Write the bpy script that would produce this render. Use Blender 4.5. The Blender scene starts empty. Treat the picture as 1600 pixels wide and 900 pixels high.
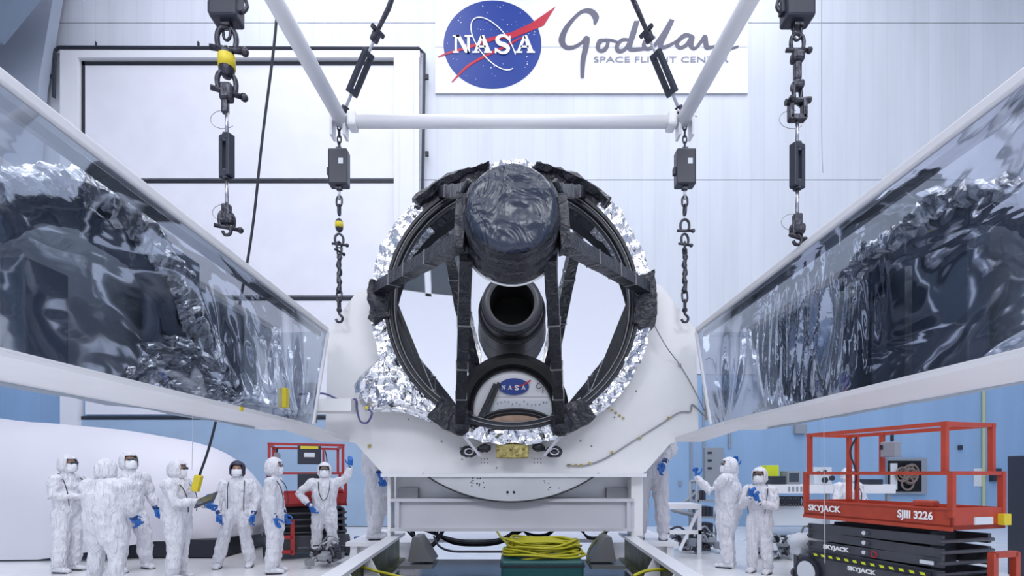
import bpy, bmesh, math, random
from mathutils import Vector, Matrix, Euler, noise
PI = math.pi
V = Vector
sc = bpy.context.scene
C = sc.collection
random.seed(7)
EYE = 1.55
F = 800.0
# ------------------------------------------------------------------ camera, light, exposure
cd = bpy.data.cameras.new('camera'); cam = bpy.data.objects.new('camera', cd); C.objects.link(cam)
cam.location = (0, 0, EYE); cam.rotation_euler = (PI/2, 0, 0)
cd.sensor_width = 36; cd.lens = 36*F/1600; cd.shift_y = (740-450)/1600.0; cd.clip_start = 0.05; cd.clip_end = 200
sc.camera = cam
sc.view_settings.view_transform = 'Standard'; sc.view_settings.look = 'None'
sc.view_settings.gamma = 1.0; sc.view_settings.use_curve_mapping = False
sc.view_settings.exposure = -0.1
w = bpy.data.worlds.new('world'); sc.world = w; w.use_nodes = True
w.node_tree.nodes['Background'].inputs[0].default_value = (0.72, 0.80, 1.0, 1)
w.node_tree.nodes['Background'].inputs[1].default_value = 0.5

def area(name, loc, size, power, rot=(0, 0, 0), col=(0.94, 0.96, 1.0)):
    l = bpy.data.lights.new(name, 'AREA'); l.shape = 'RECTANGLE'; l.size, l.size_y = size
    l.energy = power; l.color = col
    o = bpy.data.objects.new(name, l); o.location = loc; o.rotation_euler = rot; C.objects.link(o)
    return o
WALL_Y = 15.0
CEIL = 18.0
area('ceiling_light_bank', (-5.5, 11.0, 17.6), (8, 5), 470, col=(0.95, 0.94, 1.0))
area('ceiling_light_bank', (5.5, 11.0, 17.6), (8, 5), 470, col=(0.95, 0.96, 1.0))
area('ceiling_light_bank', (-5.5, 2.5, 17.6), (8, 5), 470)
area('ceiling_light_bank', (5.5, 2.5, 17.6), (8, 5), 470)
area('front_fill_light', (-4, -6.5, 9.5), (5, 2.5), 420, (math.radians(62), 0, math.radians(-12)))  # unseen fill lamps added behind the camera to brighten front faces
area('front_fill_light', (4, -6.5, 9.5), (5, 2.5), 420, (math.radians(62), 0, math.radians(12)))

area('ceiling_light_bank', (0, -5.5, 17.6), (14, 4), 650)  # unseen bank added to brighten the rear wall and front faces
# ------------------------------------------------------------------ helpers
def P(px, py, Y):
    return V(((px-800)/F*Y, Y, EYE-(py-740)/F*Y))
def PX(px, py, X):
    Y = F*X/(px-800.0)
    return V((X, Y, EYE-(py-740)/F*Y))
def NT(m):
    m.use_nodes = True
    return m.node_tree
MATS = {}
def mat(name, col, rough=0.5, metal=0.0, bump=0.0, scale=8.0, detail=3.0, var=0.0, kind='noise', coat=0.0, spec=None, emis=0.0, alpha=1.0, dist=0.02):
    if name in MATS: return MATS[name]
    m = bpy.data.materials.new(name); nt = NT(m); b = nt.nodes['Principled BSDF']
    b.inputs['Base Color'].default_value = (*col, 1); b.inputs['Roughness'].default_value = rough
    b.inputs['Metallic'].default_value = metal
    if coat: b.inputs['Coat Weight'].default_value = coat
    if spec is not None: b.inputs['Specular IOR Level'].default_value = spec
    if emis:
        b.inputs['Emission Color'].default_value = (*col, 1); b.inputs['Emission Strength'].default_value = emis
    if alpha < 1: b.inputs['Alpha'].default_value = alpha
    tc = nt.nodes.new('ShaderNodeTexCoord')
    if bump or var:
        if kind == 'voronoi':
            t = nt.nodes.new('ShaderNodeTexVoronoi'); t.inputs['Scale'].default_value = scale
            n0 = nt.nodes.new('ShaderNodeTexNoise'); n0.inputs['Scale'].default_value = scale*.6; n0.inputs['Detail'].default_value = 4
            mx = nt.nodes.new('ShaderNodeMix'); mx.data_type = 'RGBA'; mx.inputs[0].default_value = .35
            nt.links.new(tc.outputs['Object'], mx.inputs[6]); nt.links.new(n0.outputs['Color'], mx.inputs[7])
            nt.links.new(tc.outputs['Object'], n0.inputs['Vector']); nt.links.new(mx.outputs[2], t.inputs['Vector'])
            out = t.outputs['Distance']
        else:
            t = nt.nodes.new('ShaderNodeTexNoise'); t.inputs['Scale'].default_value = scale; t.inputs['Detail'].default_value = detail
            if kind == 'wrinkle': t.inputs['Distortion'].default_value = 1.8
            nt.links.new(tc.outputs['Object'], t.inputs['Vector']); out = t.outputs[0]
    if bump:
        bp = nt.nodes.new('ShaderNodeBump'); bp.inputs['Strength'].default_value = bump; bp.inputs['Distance'].default_value = dist
        nt.links.new(out, bp.inputs['Height']); nt.links.new(bp.outputs[0], b.inputs['Normal'])
    if var:
        r = nt.nodes.new('ShaderNodeValToRGB')
        r.color_ramp.elements[0].position = .3; r.color_ramp.elements[1].position = .7
        r.color_ramp.elements[0].color = (*[max(0, c*(1-var)) for c in col], 1)
        r.color_ramp.elements[1].color = (*[min(1, c*(1+var)) for c in col], 1)
        nt.links.new(out, r.inputs[0]); nt.links.new(r.outputs[0], b.inputs['Base Color'])
    MATS[name] = m
    return m

def obj(name, bm, m, parent=None, smooth=False, wc=True, recalc=True):
    if recalc: bmesh.ops.recalc_face_normals(bm, faces=bm.faces)
    me = bpy.data.meshes.new(name); bm.to_mesh(me); bm.free()
    if smooth:
        for p in me.polygons: p.use_smooth = True
    ms = m if isinstance(m, (list, tuple)) else [m]
    for x in ms: me.materials.append(x)
    o = bpy.data.objects.new(name, me); C.objects.link(o)
    if parent is not None:
        o.parent = parent
        if wc and parent.type == 'EMPTY': o.matrix_parent_inverse = Matrix.Translation(-parent.location)
    return o
def tag(o, label=None, cat=None, group=None, kind=None):
    if label: o['label'] = label
    if cat: o['category'] = cat
    if group: o['group'] = group
    if kind: o['kind'] = kind
    return o
def thing(name, label, cat, loc=(0, 0, 0), rz=0, group=None):
    o = bpy.data.objects.new(name, None); C.objects.link(o); o.location = loc; o.rotation_euler = (0, 0, rz)
    o.empty_display_size = .1
    return tag(o, label, cat, group)
def struct(name, bm, m, **k):
    return tag(obj(name, bm, m, **k), kind='structure')
def NB(): return bmesh.new()
def box(bm, c, s, R=None, mi=0, bev=0.0):
    c = V(c); vs = []
    for x in (-.5, .5):
        for y in (-.5, .5):
            for z in (-.5, .5):
                v = V((x*s[0], y*s[1], z*s[2]))
                if R: v = R @ v
                vs.append(bm.verts.new(c+v))
    fs = [(0, 1, 3, 2), (4, 6, 7, 5), (0, 4, 5, 1), (2, 3, 7, 6), (0, 2, 6, 4), (1, 5, 7, 3)]
    out = []
    for f in fs:
        fc = bm.faces.new([vs[i] for i in f]); fc.material_index = mi; out.append(fc)
    if bev:
        es = list({e for f in out for e in f.edges})
        bmesh.ops.bevel(bm, geom=es, offset=bev, segments=2, affect='EDGES', profile=.5)
    return bm
def box2(bm, a, b, mi=0, bev=0.0):
    a, b = V(a), V(b)
    return box(bm, (a+b)/2, (abs(b.x-a.x), abs(b.y-a.y), abs(b.z-a.z)), mi=mi, bev=bev)
def frame(d, up=V((0, 0, 1))):
    d = d.normalized()
    if abs(d.dot(up)) > .98: up = V((0, 1, 0))
    x = d.cross(up).normalized(); y = x.cross(d).normalized()
    return x, y
def bar(bm, a, b, w, h, up=V((0, 0, 1)), mi=0):
    a, b = V(a), V(b); x, y = frame(b-a, up)
    vs = []
    for p in (a, b):
        for sx, sy in ((-1, -1), (1, -1), (1, 1), (-1, 1)):
            vs.append(bm.verts.new(p+x*sx*w/2+y*sy*h/2))
    for f in ((3, 2, 1, 0), (4, 5, 6, 7), (0, 1, 5, 4), (1, 2, 6, 5), (2, 3, 7, 6), (3, 0, 4, 7)):
        bm.faces.new([vs[i] for i in f]).material_index = mi
    return bm
def loft(bm, rings, cap=True, close=False, mi=0):
    R = [[bm.verts.new(p) for p in r] for r in rings]
    n = len(R[0]); m = len(R)
    for i in range(m if close else m-1):
        a, b = R[i], R[(i+1) % m]
        for j in range(n):
            bm.faces.new((a[j], a[(j+1) % n], b[(j+1) % n], b[j])).material_index = mi
    if cap and not close:
        bm.faces.new(R[0][::-1]).material_index = mi; bm.faces.new(R[-1]).material_index = mi
    return bm
def tube(bm, pts, r, n=8, close=False, mi=0):
    pts = [V(p) for p in pts]; rings = []; m = len(pts)
    up = None
    for i, p in enumerate(pts):
        if close: d = pts[(i+1) % m]-pts[i-1]
        else: d = pts[min(i+1, m-1)]-pts[max(i-1, 0)]
        d.normalize()
        if up is None: x, y = frame(d)
        else:
            x = d.cross(up); 
            if x.length < 1e-4: x, y = frame(d)
            else: x.normalize(); y = x.cross(d)
        up = y
        rr = r[i] if isinstance(r, (list, tuple)) else r
        rings.append([p+x*rr*math.cos(a*2*PI/n)+y*rr*math.sin(a*2*PI/n) for a in range(n)])
    return loft(bm, rings, close=close, mi=mi)
def smoothpts(pts, k=6):
    pts = [V(p) for p in pts]; out = []
    for i in range(len(pts)-1):
        p0 = pts[max(i-1, 0)]; p1 = pts[i]; p2 = pts[i+1]; p3 = pts[min(i+2, len(pts)-1)]
        for j in range(k):
            t = j/k
            out.append(.5*((2*p1)+(-p0+p2)*t+(2*p0-5*p1+4*p2-p3)*t*t+(-p0+3*p1-3*p2+p3)*t**3))
    out.append(pts[-1]); return out
def lathe(bm, prof, c, axis='Y', n=48, mi=0, cap=False, a0=0, a1=2*PI):
    """prof: list of (r, t) along axis"""
    c = V(c); rings = []
    full = abs(a1-a0-2*PI) < 1e-6
    k = n if full else n+1
    for r, t in prof:
        ring = []
        for i in range(k):
            a = a0+(a1-a0)*i/n
            u, v = r*math.cos(a), r*math.sin(a)
            ring.append(c+(V((u, t, v)) if axis == 'Y' else V((u, v, t)) if axis == 'Z' else V((t, u, v))))
        rings.append(ring)
    if full: return loft(bm, rings, cap=cap, mi=mi)
    R = [[bm.verts.new(p) for p in r] for r in rings]
    for i in range(len(R)-1):
        for j in range(k-1): bm.faces.new((R[i][j], R[i][j+1], R[i+1][j+1], R[i+1][j])).material_index = mi
    return bm
def poly(bm, pts, mi=0):
    f = bm.faces.new([bm.verts.new(V(p)) for p in pts]); f.material_index = mi
    return f
def prism(bm, pts, d, mi=0):
    """extrude polygon pts by vector d"""
    d = V(d); a = [bm.verts.new(V(p)) for p in pts]; b = [bm.verts.new(V(p)+d) for p in pts]
    n = len(a)
    bm.faces.new(a).material_index = mi; bm.faces.new(b[::-1]).material_index = mi
    for i in range(n): bm.faces.new((a[i], b[i], b[(i+1) % n], a[(i+1) % n])).material_index = mi
    return bm
def ball(bm, c, r, u=10, v=7, R=None, mi=0):
    r = r if isinstance(r, (tuple, list)) else (r, r, r); c = V(c)
    rows = []
    for i in range(1, v):
        t = PI*i/v
        row = []
        for j in range(u):
            a = 2*PI*j/u
            p = V((r[0]*math.sin(t)*math.cos(a), r[1]*math.sin(t)*math.sin(a), r[2]*math.cos(t)))
            row.append(bm.verts.new(c+(R @ p if R else p)))
        rows.append(row)
    for p, row, top in ((V((0, 0, r[2])), rows[0], 1), (V((0, 0, -r[2])), rows[-1], 0)):
        vv = bm.verts.new(c+(R @ p if R else p))
        for j in range(u):
            f = (vv, row[j], row[(j+1) % u]) if top else (vv, row[(j+1) % u], row[j])
            bm.faces.new(f).material_index = mi
    for i in range(len(rows)-1):
        for j in range(u): bm.faces.new((rows[i][j], rows[i+1][j], rows[i+1][(j+1) % u], rows[i][(j+1) % u])).material_index = mi
    return bm
def jitter(bm, amp, sc_=5.0, fine=.35, seed=0):
    bm.normal_update()
    for v in bm.verts:
        p = v.co*sc_+V((seed, 0, 0))
        a = noise.noise(p)+fine*noise.noise(p*3.1)
        q = noise.noise_vector(p*1.7)
        v.co += v.normal*a*amp+q*amp*.5
    return bm
def text_obj(name, body, size, m, loc, right, up, parent=None, ext=.002, sx=1.0, bold=0.0):
    cu = bpy.data.curves.new(name, 'FONT'); cu.body = body; cu.size = size; cu.extrude = ext; cu.align_x = 'LEFT'
    cu.offset = bold; cu.resolution_u = 3
    t = bpy.data.objects.new(name, cu); C.objects.link(t)
    dg = bpy.context.evaluated_depsgraph_get()
    me = bpy.data.meshes.new_from_object(t.evaluated_get(dg)); bpy.data.objects.remove(t)
    r = V(right).normalized(); u = V(up).normalized(); n = r.cross(u)
    M = Matrix(((r.x*sx, u.x, n.x, loc[0]), (r.y*sx, u.y, n.y, loc[1]), (r.z*sx, u.z, n.z, loc[2]), (0, 0, 0, 1)))
    me.transform(M); me.materials.clear(); me.materials.append(m); me.name = name
    o = bpy.data.objects.new(name, me); C.objects.link(o)
    if parent is not None:
        o.parent = parent
        if parent.type == 'EMPTY': o.matrix_parent_inverse = Matrix.Translation(-parent.location)
    return o
def copy_tree(o, parent=None, label=None):
    c = o.copy(); C.objects.link(c)
    if parent is not None: c.parent = parent
    if label: c['label'] = label
    for ch in [x for x in o.children]: copy_tree(ch, c)
    return c

# ------------------------------------------------------------------ materials
def wall_mat(name, col, groove=0.4, gcol=.86, seams=(), z0=0.0):
    """vertical ribbed metal panel: thin dark groove lines every `groove` metres"""
    m = bpy.data.materials.new(name); nt = NT(m); b = nt.nodes['Principled BSDF']
    tc = nt.nodes.new('ShaderNodeTexCoord'); sp = nt.nodes.new('ShaderNodeSeparateXYZ')
    nt.links.new(tc.outputs['Object'], sp.inputs[0])
    ad = nt.nodes.new('ShaderNodeMath'); ad.operation = 'ADD'
    nt.links.new(sp.outputs[0], ad.inputs[0]); nt.links.new(sp.outputs[1], ad.inputs[1])
    def line(src, period, width):
        md = nt.nodes.new('ShaderNodeMath'); md.operation = 'PINGPONG'; md.inputs[1].default_value = period/2
        nt.links.new(src, md.inputs[0])
        lt = nt.nodes.new('ShaderNodeMapRange'); lt.inputs[1].default_value = 0; lt.inputs[2].default_value = width*.6
        nt.links.new(md.outputs[0], lt.inputs[0]); return lt.outputs[0]
    l1 = line(ad.outputs[0], groove, .035)
    n = nt.nodes.new('ShaderNodeTexNoise'); n.inputs['Scale'].default_value = .5; n.inputs['Detail'].default_value = 3
    mp = nt.nodes.new('ShaderNodeMapping'); mp.inputs['Scale'].default_value = (5, 5, .5)
    nt.links.new(tc.outputs['Object'], mp.inputs[0]); nt.links.new(mp.outputs[0], n.inputs['Vector'])
    r = nt.nodes.new('ShaderNodeMix'); r.data_type = 'RGBA'
    r.inputs[6].default_value = (*[c*gcol for c in col], 1); r.inputs[7].default_value = (*col, 1)
    nt.links.new(l1, r.inputs[0])
    r2 = nt.nodes.new('ShaderNodeMix'); r2.data_type = 'RGBA'; r2.blend_type = 'MULTIPLY'; r2.inputs[0].default_value = .22
    nt.links.new(r.outputs[2], r2.inputs[6]); nt.links.new(n.outputs[0], r2.inputs[7])
    nt.links.new(r2.outputs[2], b.inputs['Base Color'])
    bp = nt.nodes.new('ShaderNodeBump'); bp.inputs['Strength'].default_value = .15; bp.inputs['Distance'].default_value = .006
    nt.links.new(l1, bp.inputs['Height']); nt.links.new(bp.outputs[0], b.inputs['Normal'])
    b.inputs['Roughness'].default_value = .38
    MATS[name] = m; return m
M_wall = wall_mat('wall_panel_white', (.80, .845, .93), gcol=.93)
M_wallb = wall_mat('wall_panel_bluelit', (.33, .51, .77), groove=1.2, gcol=.93)  # blue light on the lower walls is put into this colour
M_white = mat('painted_white', (.84, .84, .88), .35, var=.03, scale=2)
M_trimw = mat('trim_white', (.86, .87, .92), .4)
M_door = mat('door_panel_white', (.86, .87, .94), .35, var=.03, scale=1.2)
M_doorb = mat('door_panel_bluelit', (.38, .52, .70), .35, var=.05, scale=1.2)  # same blue light put into the lower door colour
M_black = mat('black_rubber', (.015, .017, .028), .5)
M_floor = mat('clean_floor', (.84, .845, .87), .22, var=.05, scale=3)
M_banner = mat('banner_vinyl', (.88, .88, .95), .35)
M_blue = mat('emblem_blue', (.015, .05, .29), .4)
M_red = mat('emblem_red', (.52, .02, .045), .4)
M_ink = mat('ink_grey', (.10, .10, .15), .5)
M_ink2 = mat('ink_small', (.24, .24, .31), .5)
M_logow = mat('emblem_white', (.95, .95, .97), .4)
M_chain = mat('chain_steel', (.06, .06, .075), .35, metal=.7, bump=.3, scale=30, var=.5)
M_steel = mat('bright_steel', (.5, .5, .54), .3, metal=.9)
M_boxd = mat('dark_box_paint', (.028, .032, .05), .35)
M_yel = mat('yellow_paint', (.75, .6, .03), .45)
M_rim = mat('rim_silver', (.85, .85, .88), .3, metal=.4)
M_pipe = mat('pipe_white', (.85, .85, .89), .35)
M_foil = mat('silver_foil', (.74, .75, .79), .2, metal=1.0, bump=.8, scale=5, kind='voronoi', dist=.06)
M_dfoil = mat('black_foil', (.024, .026, .036), .36, metal=.0, bump=.9, scale=11, kind='wrinkle', dist=.03, coat=.08, spec=.5)
M_cap = mat('blue_black_foil', (.018, .028, .055), .26, bump=.6, scale=3.2, kind='wrinkle', detail=3, dist=.09, coat=.15)
M_dark = mat('carbon_dark', (.018, .02, .028), .45, bump=.2, scale=20, var=.3)
M_vdark = mat('baffle_black', (.006, .006, .008), .45, spec=.3)
M_grey = mat('baffle_grey', (.05, .053, .065), .3)
M_mirror = mat('mirror_coating', (.93, .95, .98), .015, metal=1.0)
M_fix = mat('fixture_white', (.87, .865, .88), .3, var=.03, scale=1.5)
M_fixg = mat('fixture_grey', (.58, .59, .62), .35, metal=.3, var=.06, scale=3)
M_gun = mat('bracket_grey', (.3, .31, .33), .4, metal=.3)
M_gold = mat('gold_connector', (.45, .38, .14), .4, metal=.4, var=.5, scale=25)
M_suit = mat('coverall_fabric', (.82, .82, .88), .7, bump=1.0, scale=9, kind='wrinkle', detail=3, dist=.05)
M_suit_shade = mat('coverall_shaded', (.74, .74, .80), .7, bump=.75, scale=9, kind='wrinkle', detail=3, dist=.05)  # shaded copy of the coverall, shade put into its colour
for mm in (M_suit, M_suit_shade):
    nt_ = mm.node_tree; tcn = [n for n in nt_.nodes if n.type == 'TEX_COORD'][0]; tx = [n for n in nt_.nodes if n.type == 'TEX_NOISE'][0]
    mpn = nt_.nodes.new('ShaderNodeMapping'); mpn.inputs['Scale'].default_value = (1.3, 1.3, .42); mpn.inputs['Rotation'].default_value = (.15, .2, 0)
    nt_.links.new(tcn.outputs['Object'], mpn.inputs[0]); nt_.links.new(mpn.outputs[0], tx.inputs['Vector'])
M_mask = mat('face_mask', (.88, .89, .93), .6)
M_skin = mat('skin', (.42, .25, .18), .5)
M_glove = mat('blue_glove', (.015, .14, .50), .4)
M_strap = mat('black_strap', (.03, .03, .05), .5)
M_hoodk = mat('navy_hood', (.02, .025, .06), .5, bump=.4, scale=20)
M_orange = mat('lift_orange', (.47, .06, .028), .4, var=.1, scale=6)
M_lred = mat('lift_red', (.42, .03, .03), .4, var=.1, scale=6)
M_lgrey = mat('lift_dark_grey', (.065, .07, .085), .4, var=.15, scale=6)
M_tarp = mat('white_tarp', (.74, .73, .80), .45, bump=.12, scale=.9, kind='noise', detail=3, dist=.1)
M_ywire = mat('yellow_cable', (.44, .41, .015), .45)
M_green = mat('green_case', (.005, .075, .08), .4)
M_olive = mat('olive_tone', (.08, .09, .035), .5, var=.6, scale=7)
M_purple = mat('purple_cable', (.10, .09, .25), .5)
M_neon = mat('neon_yellow', (.75, .85, .03), .5)
M_cabw = mat('cabinet_white', (.7, .74, .8), .4)
M_cabg = mat('cabinet_grey', (.3, .33, .38), .4)
M_brown = mat('reflected_brown', (.5, .33, .24), .5, var=.15, scale=12)
M_glass = mat('dark_glass', (.06, .075, .09), .08, spec=.8)
M_tgloss = mat('dark_deck_gloss', (.015, .018, .022), .16, spec=.25)

# ------------------------------------------------------------------ room shell
XL, XR, YB = -17.5, 17.5, -10.0
bm = NB(); box2(bm, (XL, YB, -.1), (XR, WALL_Y+.3, 0)); struct('floor', bm, M_floor)
bm = NB(); box2(bm, (XL-.2, YB-.2, CEIL), (XR+.2, WALL_Y+.5, CEIL+.2)); struct('ceiling', bm, M_trimw)
SEAM = P(0, 585, WALL_Y).z
bm = NB()
seamz = [SEAM, P(0, 525, WALL_Y).z, P(0, 281, WALL_Y).z, P(0, 36, WALL_Y).z, CEIL]
for i in range(4): box2(bm, (XL, WALL_Y, seamz[i]+.012), (XR, WALL_Y+.2, seamz[i+1]-.012))
struct('wall_back', bm, M_wall)
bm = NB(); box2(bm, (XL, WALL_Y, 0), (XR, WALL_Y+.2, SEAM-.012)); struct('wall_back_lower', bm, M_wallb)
bm = NB(); box2(bm, (XL, WALL_Y+.205, 0), (XR, WALL_Y+.25, CEIL)); struct('trim_1', bm, M_cabg)
bm = NB(); box2(bm, (XL-.2, YB, SEAM), (XL, WALL_Y+.3, CEIL)); struct('wall_left', bm, M_wall)
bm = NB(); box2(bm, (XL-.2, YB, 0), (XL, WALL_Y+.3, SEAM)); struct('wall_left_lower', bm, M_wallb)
bm = NB(); box2(bm, (XR, YB, SEAM), (XR+.2, WALL_Y+.3, CEIL)); struct('wall_right', bm, M_wall)
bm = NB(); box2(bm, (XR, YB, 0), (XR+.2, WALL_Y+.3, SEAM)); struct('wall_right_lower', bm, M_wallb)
bm = NB(); box2(bm, (XL, YB-.2, 0), (XR, YB, CEIL)); struct('wall_front', bm, M_trimw)
# viewing gallery window on the wall behind the camera (seen in the mirror)
def gallery(x0, x1, z0, z1, n, k):
    bm = NB(); box2(bm, (x0, YB+.01, z0), (x1, YB+.05, z1)); g = struct('window_%d' % k, bm, M_glass)
    bm = NB()
    for i in range(n+1):
        x = x0+(x1-x0)*i/n; box2(bm, (x-.06, YB+.02, z0), (x+.06, YB+.12, z1))
    for z in (z0, z1): box2(bm, (x0, YB+.02, z-.08), (x1, YB+.12, z+.08))
    obj('window_frame', bm, M_trimw, g)
gallery(1.05, 4.2, 4.2, 7.55, 4, 2)
gallery(-11.0, -6.0, 4.2, 7.55, 5, 3)

# roll-up door on back wall
DY = WALL_Y
bm = NB()
edges = [102, 285, 467, 652, 830]
for i in range(4):
    z1 = P(0, edges[i]+4, DY).z; z0 = P(0, edges[i+1]-4, DY).z
    if i < 3: box2(bm, (P(137, 0, DY).x, DY-.09, z0), (P(617, 0, DY).x, DY-.005, z1), mi=0)
    else: box2(bm, (P(125, 0, DY).x, DY-.09, max(z0, .02)), (P(617, 0, DY).x, DY-.005, z1), mi=1)
# lower panel has the blue light painted into its colour
d = struct('door_1', bm, [M_door, M_doorb])
bm = NB()
for y in edges[:4]:
    x0 = 133 if y < 600 else 118
    box2(bm, (P(x0, 0, DY).x, DY-.1, P(0, y+4.2, DY).z), (P(617, 0, DY).x, DY-.02, P(0, y-1.2, DY).z))
box2(bm, (P(132, 0, DY).x, DY-.1, P(0, 560, DY).z), (P(136.5, 0, DY).x, DY-.02, P(0, 100, DY).z))
box2(bm, (P(117, 0, DY).x, DY-.1, .02), (P(125, 0, DY).x, DY-.02, P(0, 560, DY).z))
obj('door_seal', bm, M_black, d)
bm = NB()
box2(bm, (P(104, 0, DY).x, DY-.22, P(0, 99, DY).z), (P(658, 0, DY).x, DY-.003, P(0, 88, DY).z))
box2(bm, (P(96, 0, DY).x, DY-.14, P(0, 88, DY).z), (P(660, 0, DY).x, DY-.003, P(0, 80, DY).z))
box2(bm, (P(104, 0, DY).x, DY-.22, 0), (P(131, 0, DY).x, DY-.003, P(0, 99, DY).z))
box2(bm, (P(618, 0, DY).x, DY-.22, 0), (P(657, 0, DY).x, DY-.003, P(0, 99, DY).z))
box2(bm, (P(628, 0, DY).x, DY-.26, 0), (P(648, 0, DY).x, DY-.2, P(0, 99, DY).z))
obj('door_frame', bm, M_trimw, d)
def conduit():
    t = thing('wall_conduit', 'thin dark conduit running around the big roll-up door on the back wall', 'conduit', P(660, 78, DY-.08))
    bm = NB(); y = DY-.2
    tube(bm, [P(84, 152, y), P(85, 80, y), P(92, 74, y), P(655, 76, y), P(663, 84, y), P(660, 320, y)], .045, 8)
    obj('pipe', bm, M_boxd, t)
    bm = NB()
    for x, yy in ((150, 70), (310, 70), (466, 71)): box2(bm, P(x-2, yy+3, y-.02), P(x+2, yy-3, y+.04))
    for yy in (120, 240): box2(bm, P(664, yy+3, y-.02), P(670, yy-2, y+.04))
    box2(bm, P(78, 121, y-.02), P(84, 119, y+.04))
    obj('bracket', bm, M_black, t)
conduit()
# leaning reflection at far upper left, modelled as flat coloured panels
bm = NB()
prism(bm, [P(-260, 90, 13.2), P(2, 66, 13.2), P(58, -2, 13.2), P(120, -90, 13.2), P(-260, -90, 13.2)], (0, .08, 0))
struct('wall_left_reflection_dark', bm, mat('reflection_blue', (.17, .22, .30), .4, var=.08, scale=.6))

bm = NB(); prism(bm, [P(-300, 330, 14.5), P(44, 330, 14.5), P(60, 130, 14.5), P(92, -60, 14.5), P(-300, -60, 14.5)], (0, .3, 0))
struct('wall_left_reflection_pale', bm, mat('reflection_blue_grey', (.42, .475, .58), .4, var=.05, scale=.5))  # paler part of the leaning reflection, also a flat panel
# ------------------------------------------------------------------ banner
BYp = WALL_Y-.05
ban = thing('banner', 'white wall banner with round blue emblem and handwritten grey lettering', 'banner', P(925, 147, BYp))
bm = NB(); box2(bm, P(680, 145, BYp), P(1168, -20, WALL_Y-.01)); obj('panel', bm, M_banner, ban)
bm = NB(); y = BYp-.004
for yy in (146, 74): box2(bm, P(680, yy, y), P(1168, yy-1, y+.003))
obj('seam', bm, mat('seam_grey', (.5, .52, .58), .5), ban)
L1, L2, L3, L4 = BYp-.008, BYp-.016, BYp-.024, BYp-.032
EC, ER = (769.5, 69.5), (76.5, 69)
def epx(cx, cy, rx, ry, a, rot=0):
    x, y = rx*math.cos(a), ry*math.sin(a)
    return (cx+x*math.cos(rot)-y*math.sin(rot), cy+x*math.sin(rot)+y*math.cos(rot))
bm = NB(); prism(bm, [P(*epx(*EC, *ER, 2*PI*i/64), L1) for i in range(64)], (0, .007, 0)); obj('emblem_disc', bm, M_blue, ban)
WK = [1.0]
RIBN = [0]
def ribbon(bm, pts, ws, Y, n=8, d=.003, mi=0):
    RIBN[0] += 1; Y = Y-(RIBN[0] % 5)*.0006
    """strip along pixel points with widths in px, extruded a little"""
    sp = smoothpts([V((p[0], p[1], 0)) for p in pts], n)
    wv = []
    for i in range(len(pts)-1):
        for j in range(n): wv.append((ws[i]+(ws[i+1]-ws[i])*j/n)*WK[0])
    wv.append(ws[-1]*WK[0]); L = []; R = []
    for i, p in enumerate(sp):
        q = sp[min(i+1, len(sp)-1)]-sp[max(i-1, 0)]; q.normalize(); nn = V((-q.y, q.x, 0))
        L.append(P(*(p+nn*wv[i]/2)[:2], Y-i*.00012)); R.append(P(*(p-nn*wv[i]/2)[:2], Y-i*.00012))
    for i in range(len(sp)-1):
        vs = [bm.verts.new(x) for x in (L[i], L[i+1], R[i+1], R[i])]
        vs2 = [bm.verts.new(x+V((0, d, 0))) for x in (L[i], L[i+1], R[i+1], R[i])]
        bm.faces.new(vs).material_index = mi; bm.faces.new(vs2[::-1]).material_index = mi
        for k in range(4): bm.faces.new((vs[k], vs2[k], vs2[(k+1) % 4], vs[(k+1) % 4])).material_index = mi
# stars
bm = NB(); random.seed(3)
for i in range(60):
    a = random.uniform(0, 2*PI); r = math.sqrt(random.uniform(.1, .85))
    x, yy = epx(*EC, ER[0]*r, ER[1]*r, a); s = random.choice([.35, .5, .5, .9])
    prism(bm, [P(x+s*math.cos(k*PI/3), yy+s*math.sin(k*PI/3), L2) for k in range(6)], (0, .006, 0))
obj('emblem_stars', bm, M_logow, ban)
# red wing chevron
bm = NB()
prism(bm, [P(*p, L2) for p in [(868, 10), (851, 38), (842, 45), (800, 62), (776, 72), (757, 84), (733, 98), (706, 127), (731, 106), (757, 89), (800, 70), (798, 60), (752, 60), (760, 57), (800, 52), (828, 39)][0:1]+[(868, 10), (830, 36), (800, 50), (752, 62)][1:]+[(800, 60), (835, 46), (850, 39)]], (0, .006, 0))
ribbon(bm, [(706, 128), (730, 104), (757, 88), (790, 72), (815, 58)], [1.5, 4, 4, 4, 2], L2)
ribbon(bm, [(684, 89), (700, 83), (740, 71), (780, 58)], [1, 3, 5, 4], L2)
obj('emblem_wing', bm, M_red, ban)
# orbit
bm = NB()
orb = [epx(771, 68, 49, 23, 2*PI*i/48, math.radians(52)) for i in range(0, 43)]
ribbon(bm, orb, [1.6]*len(orb), L3, n=2)
obj('emblem_orbit', bm, M_logow, ban)
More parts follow.
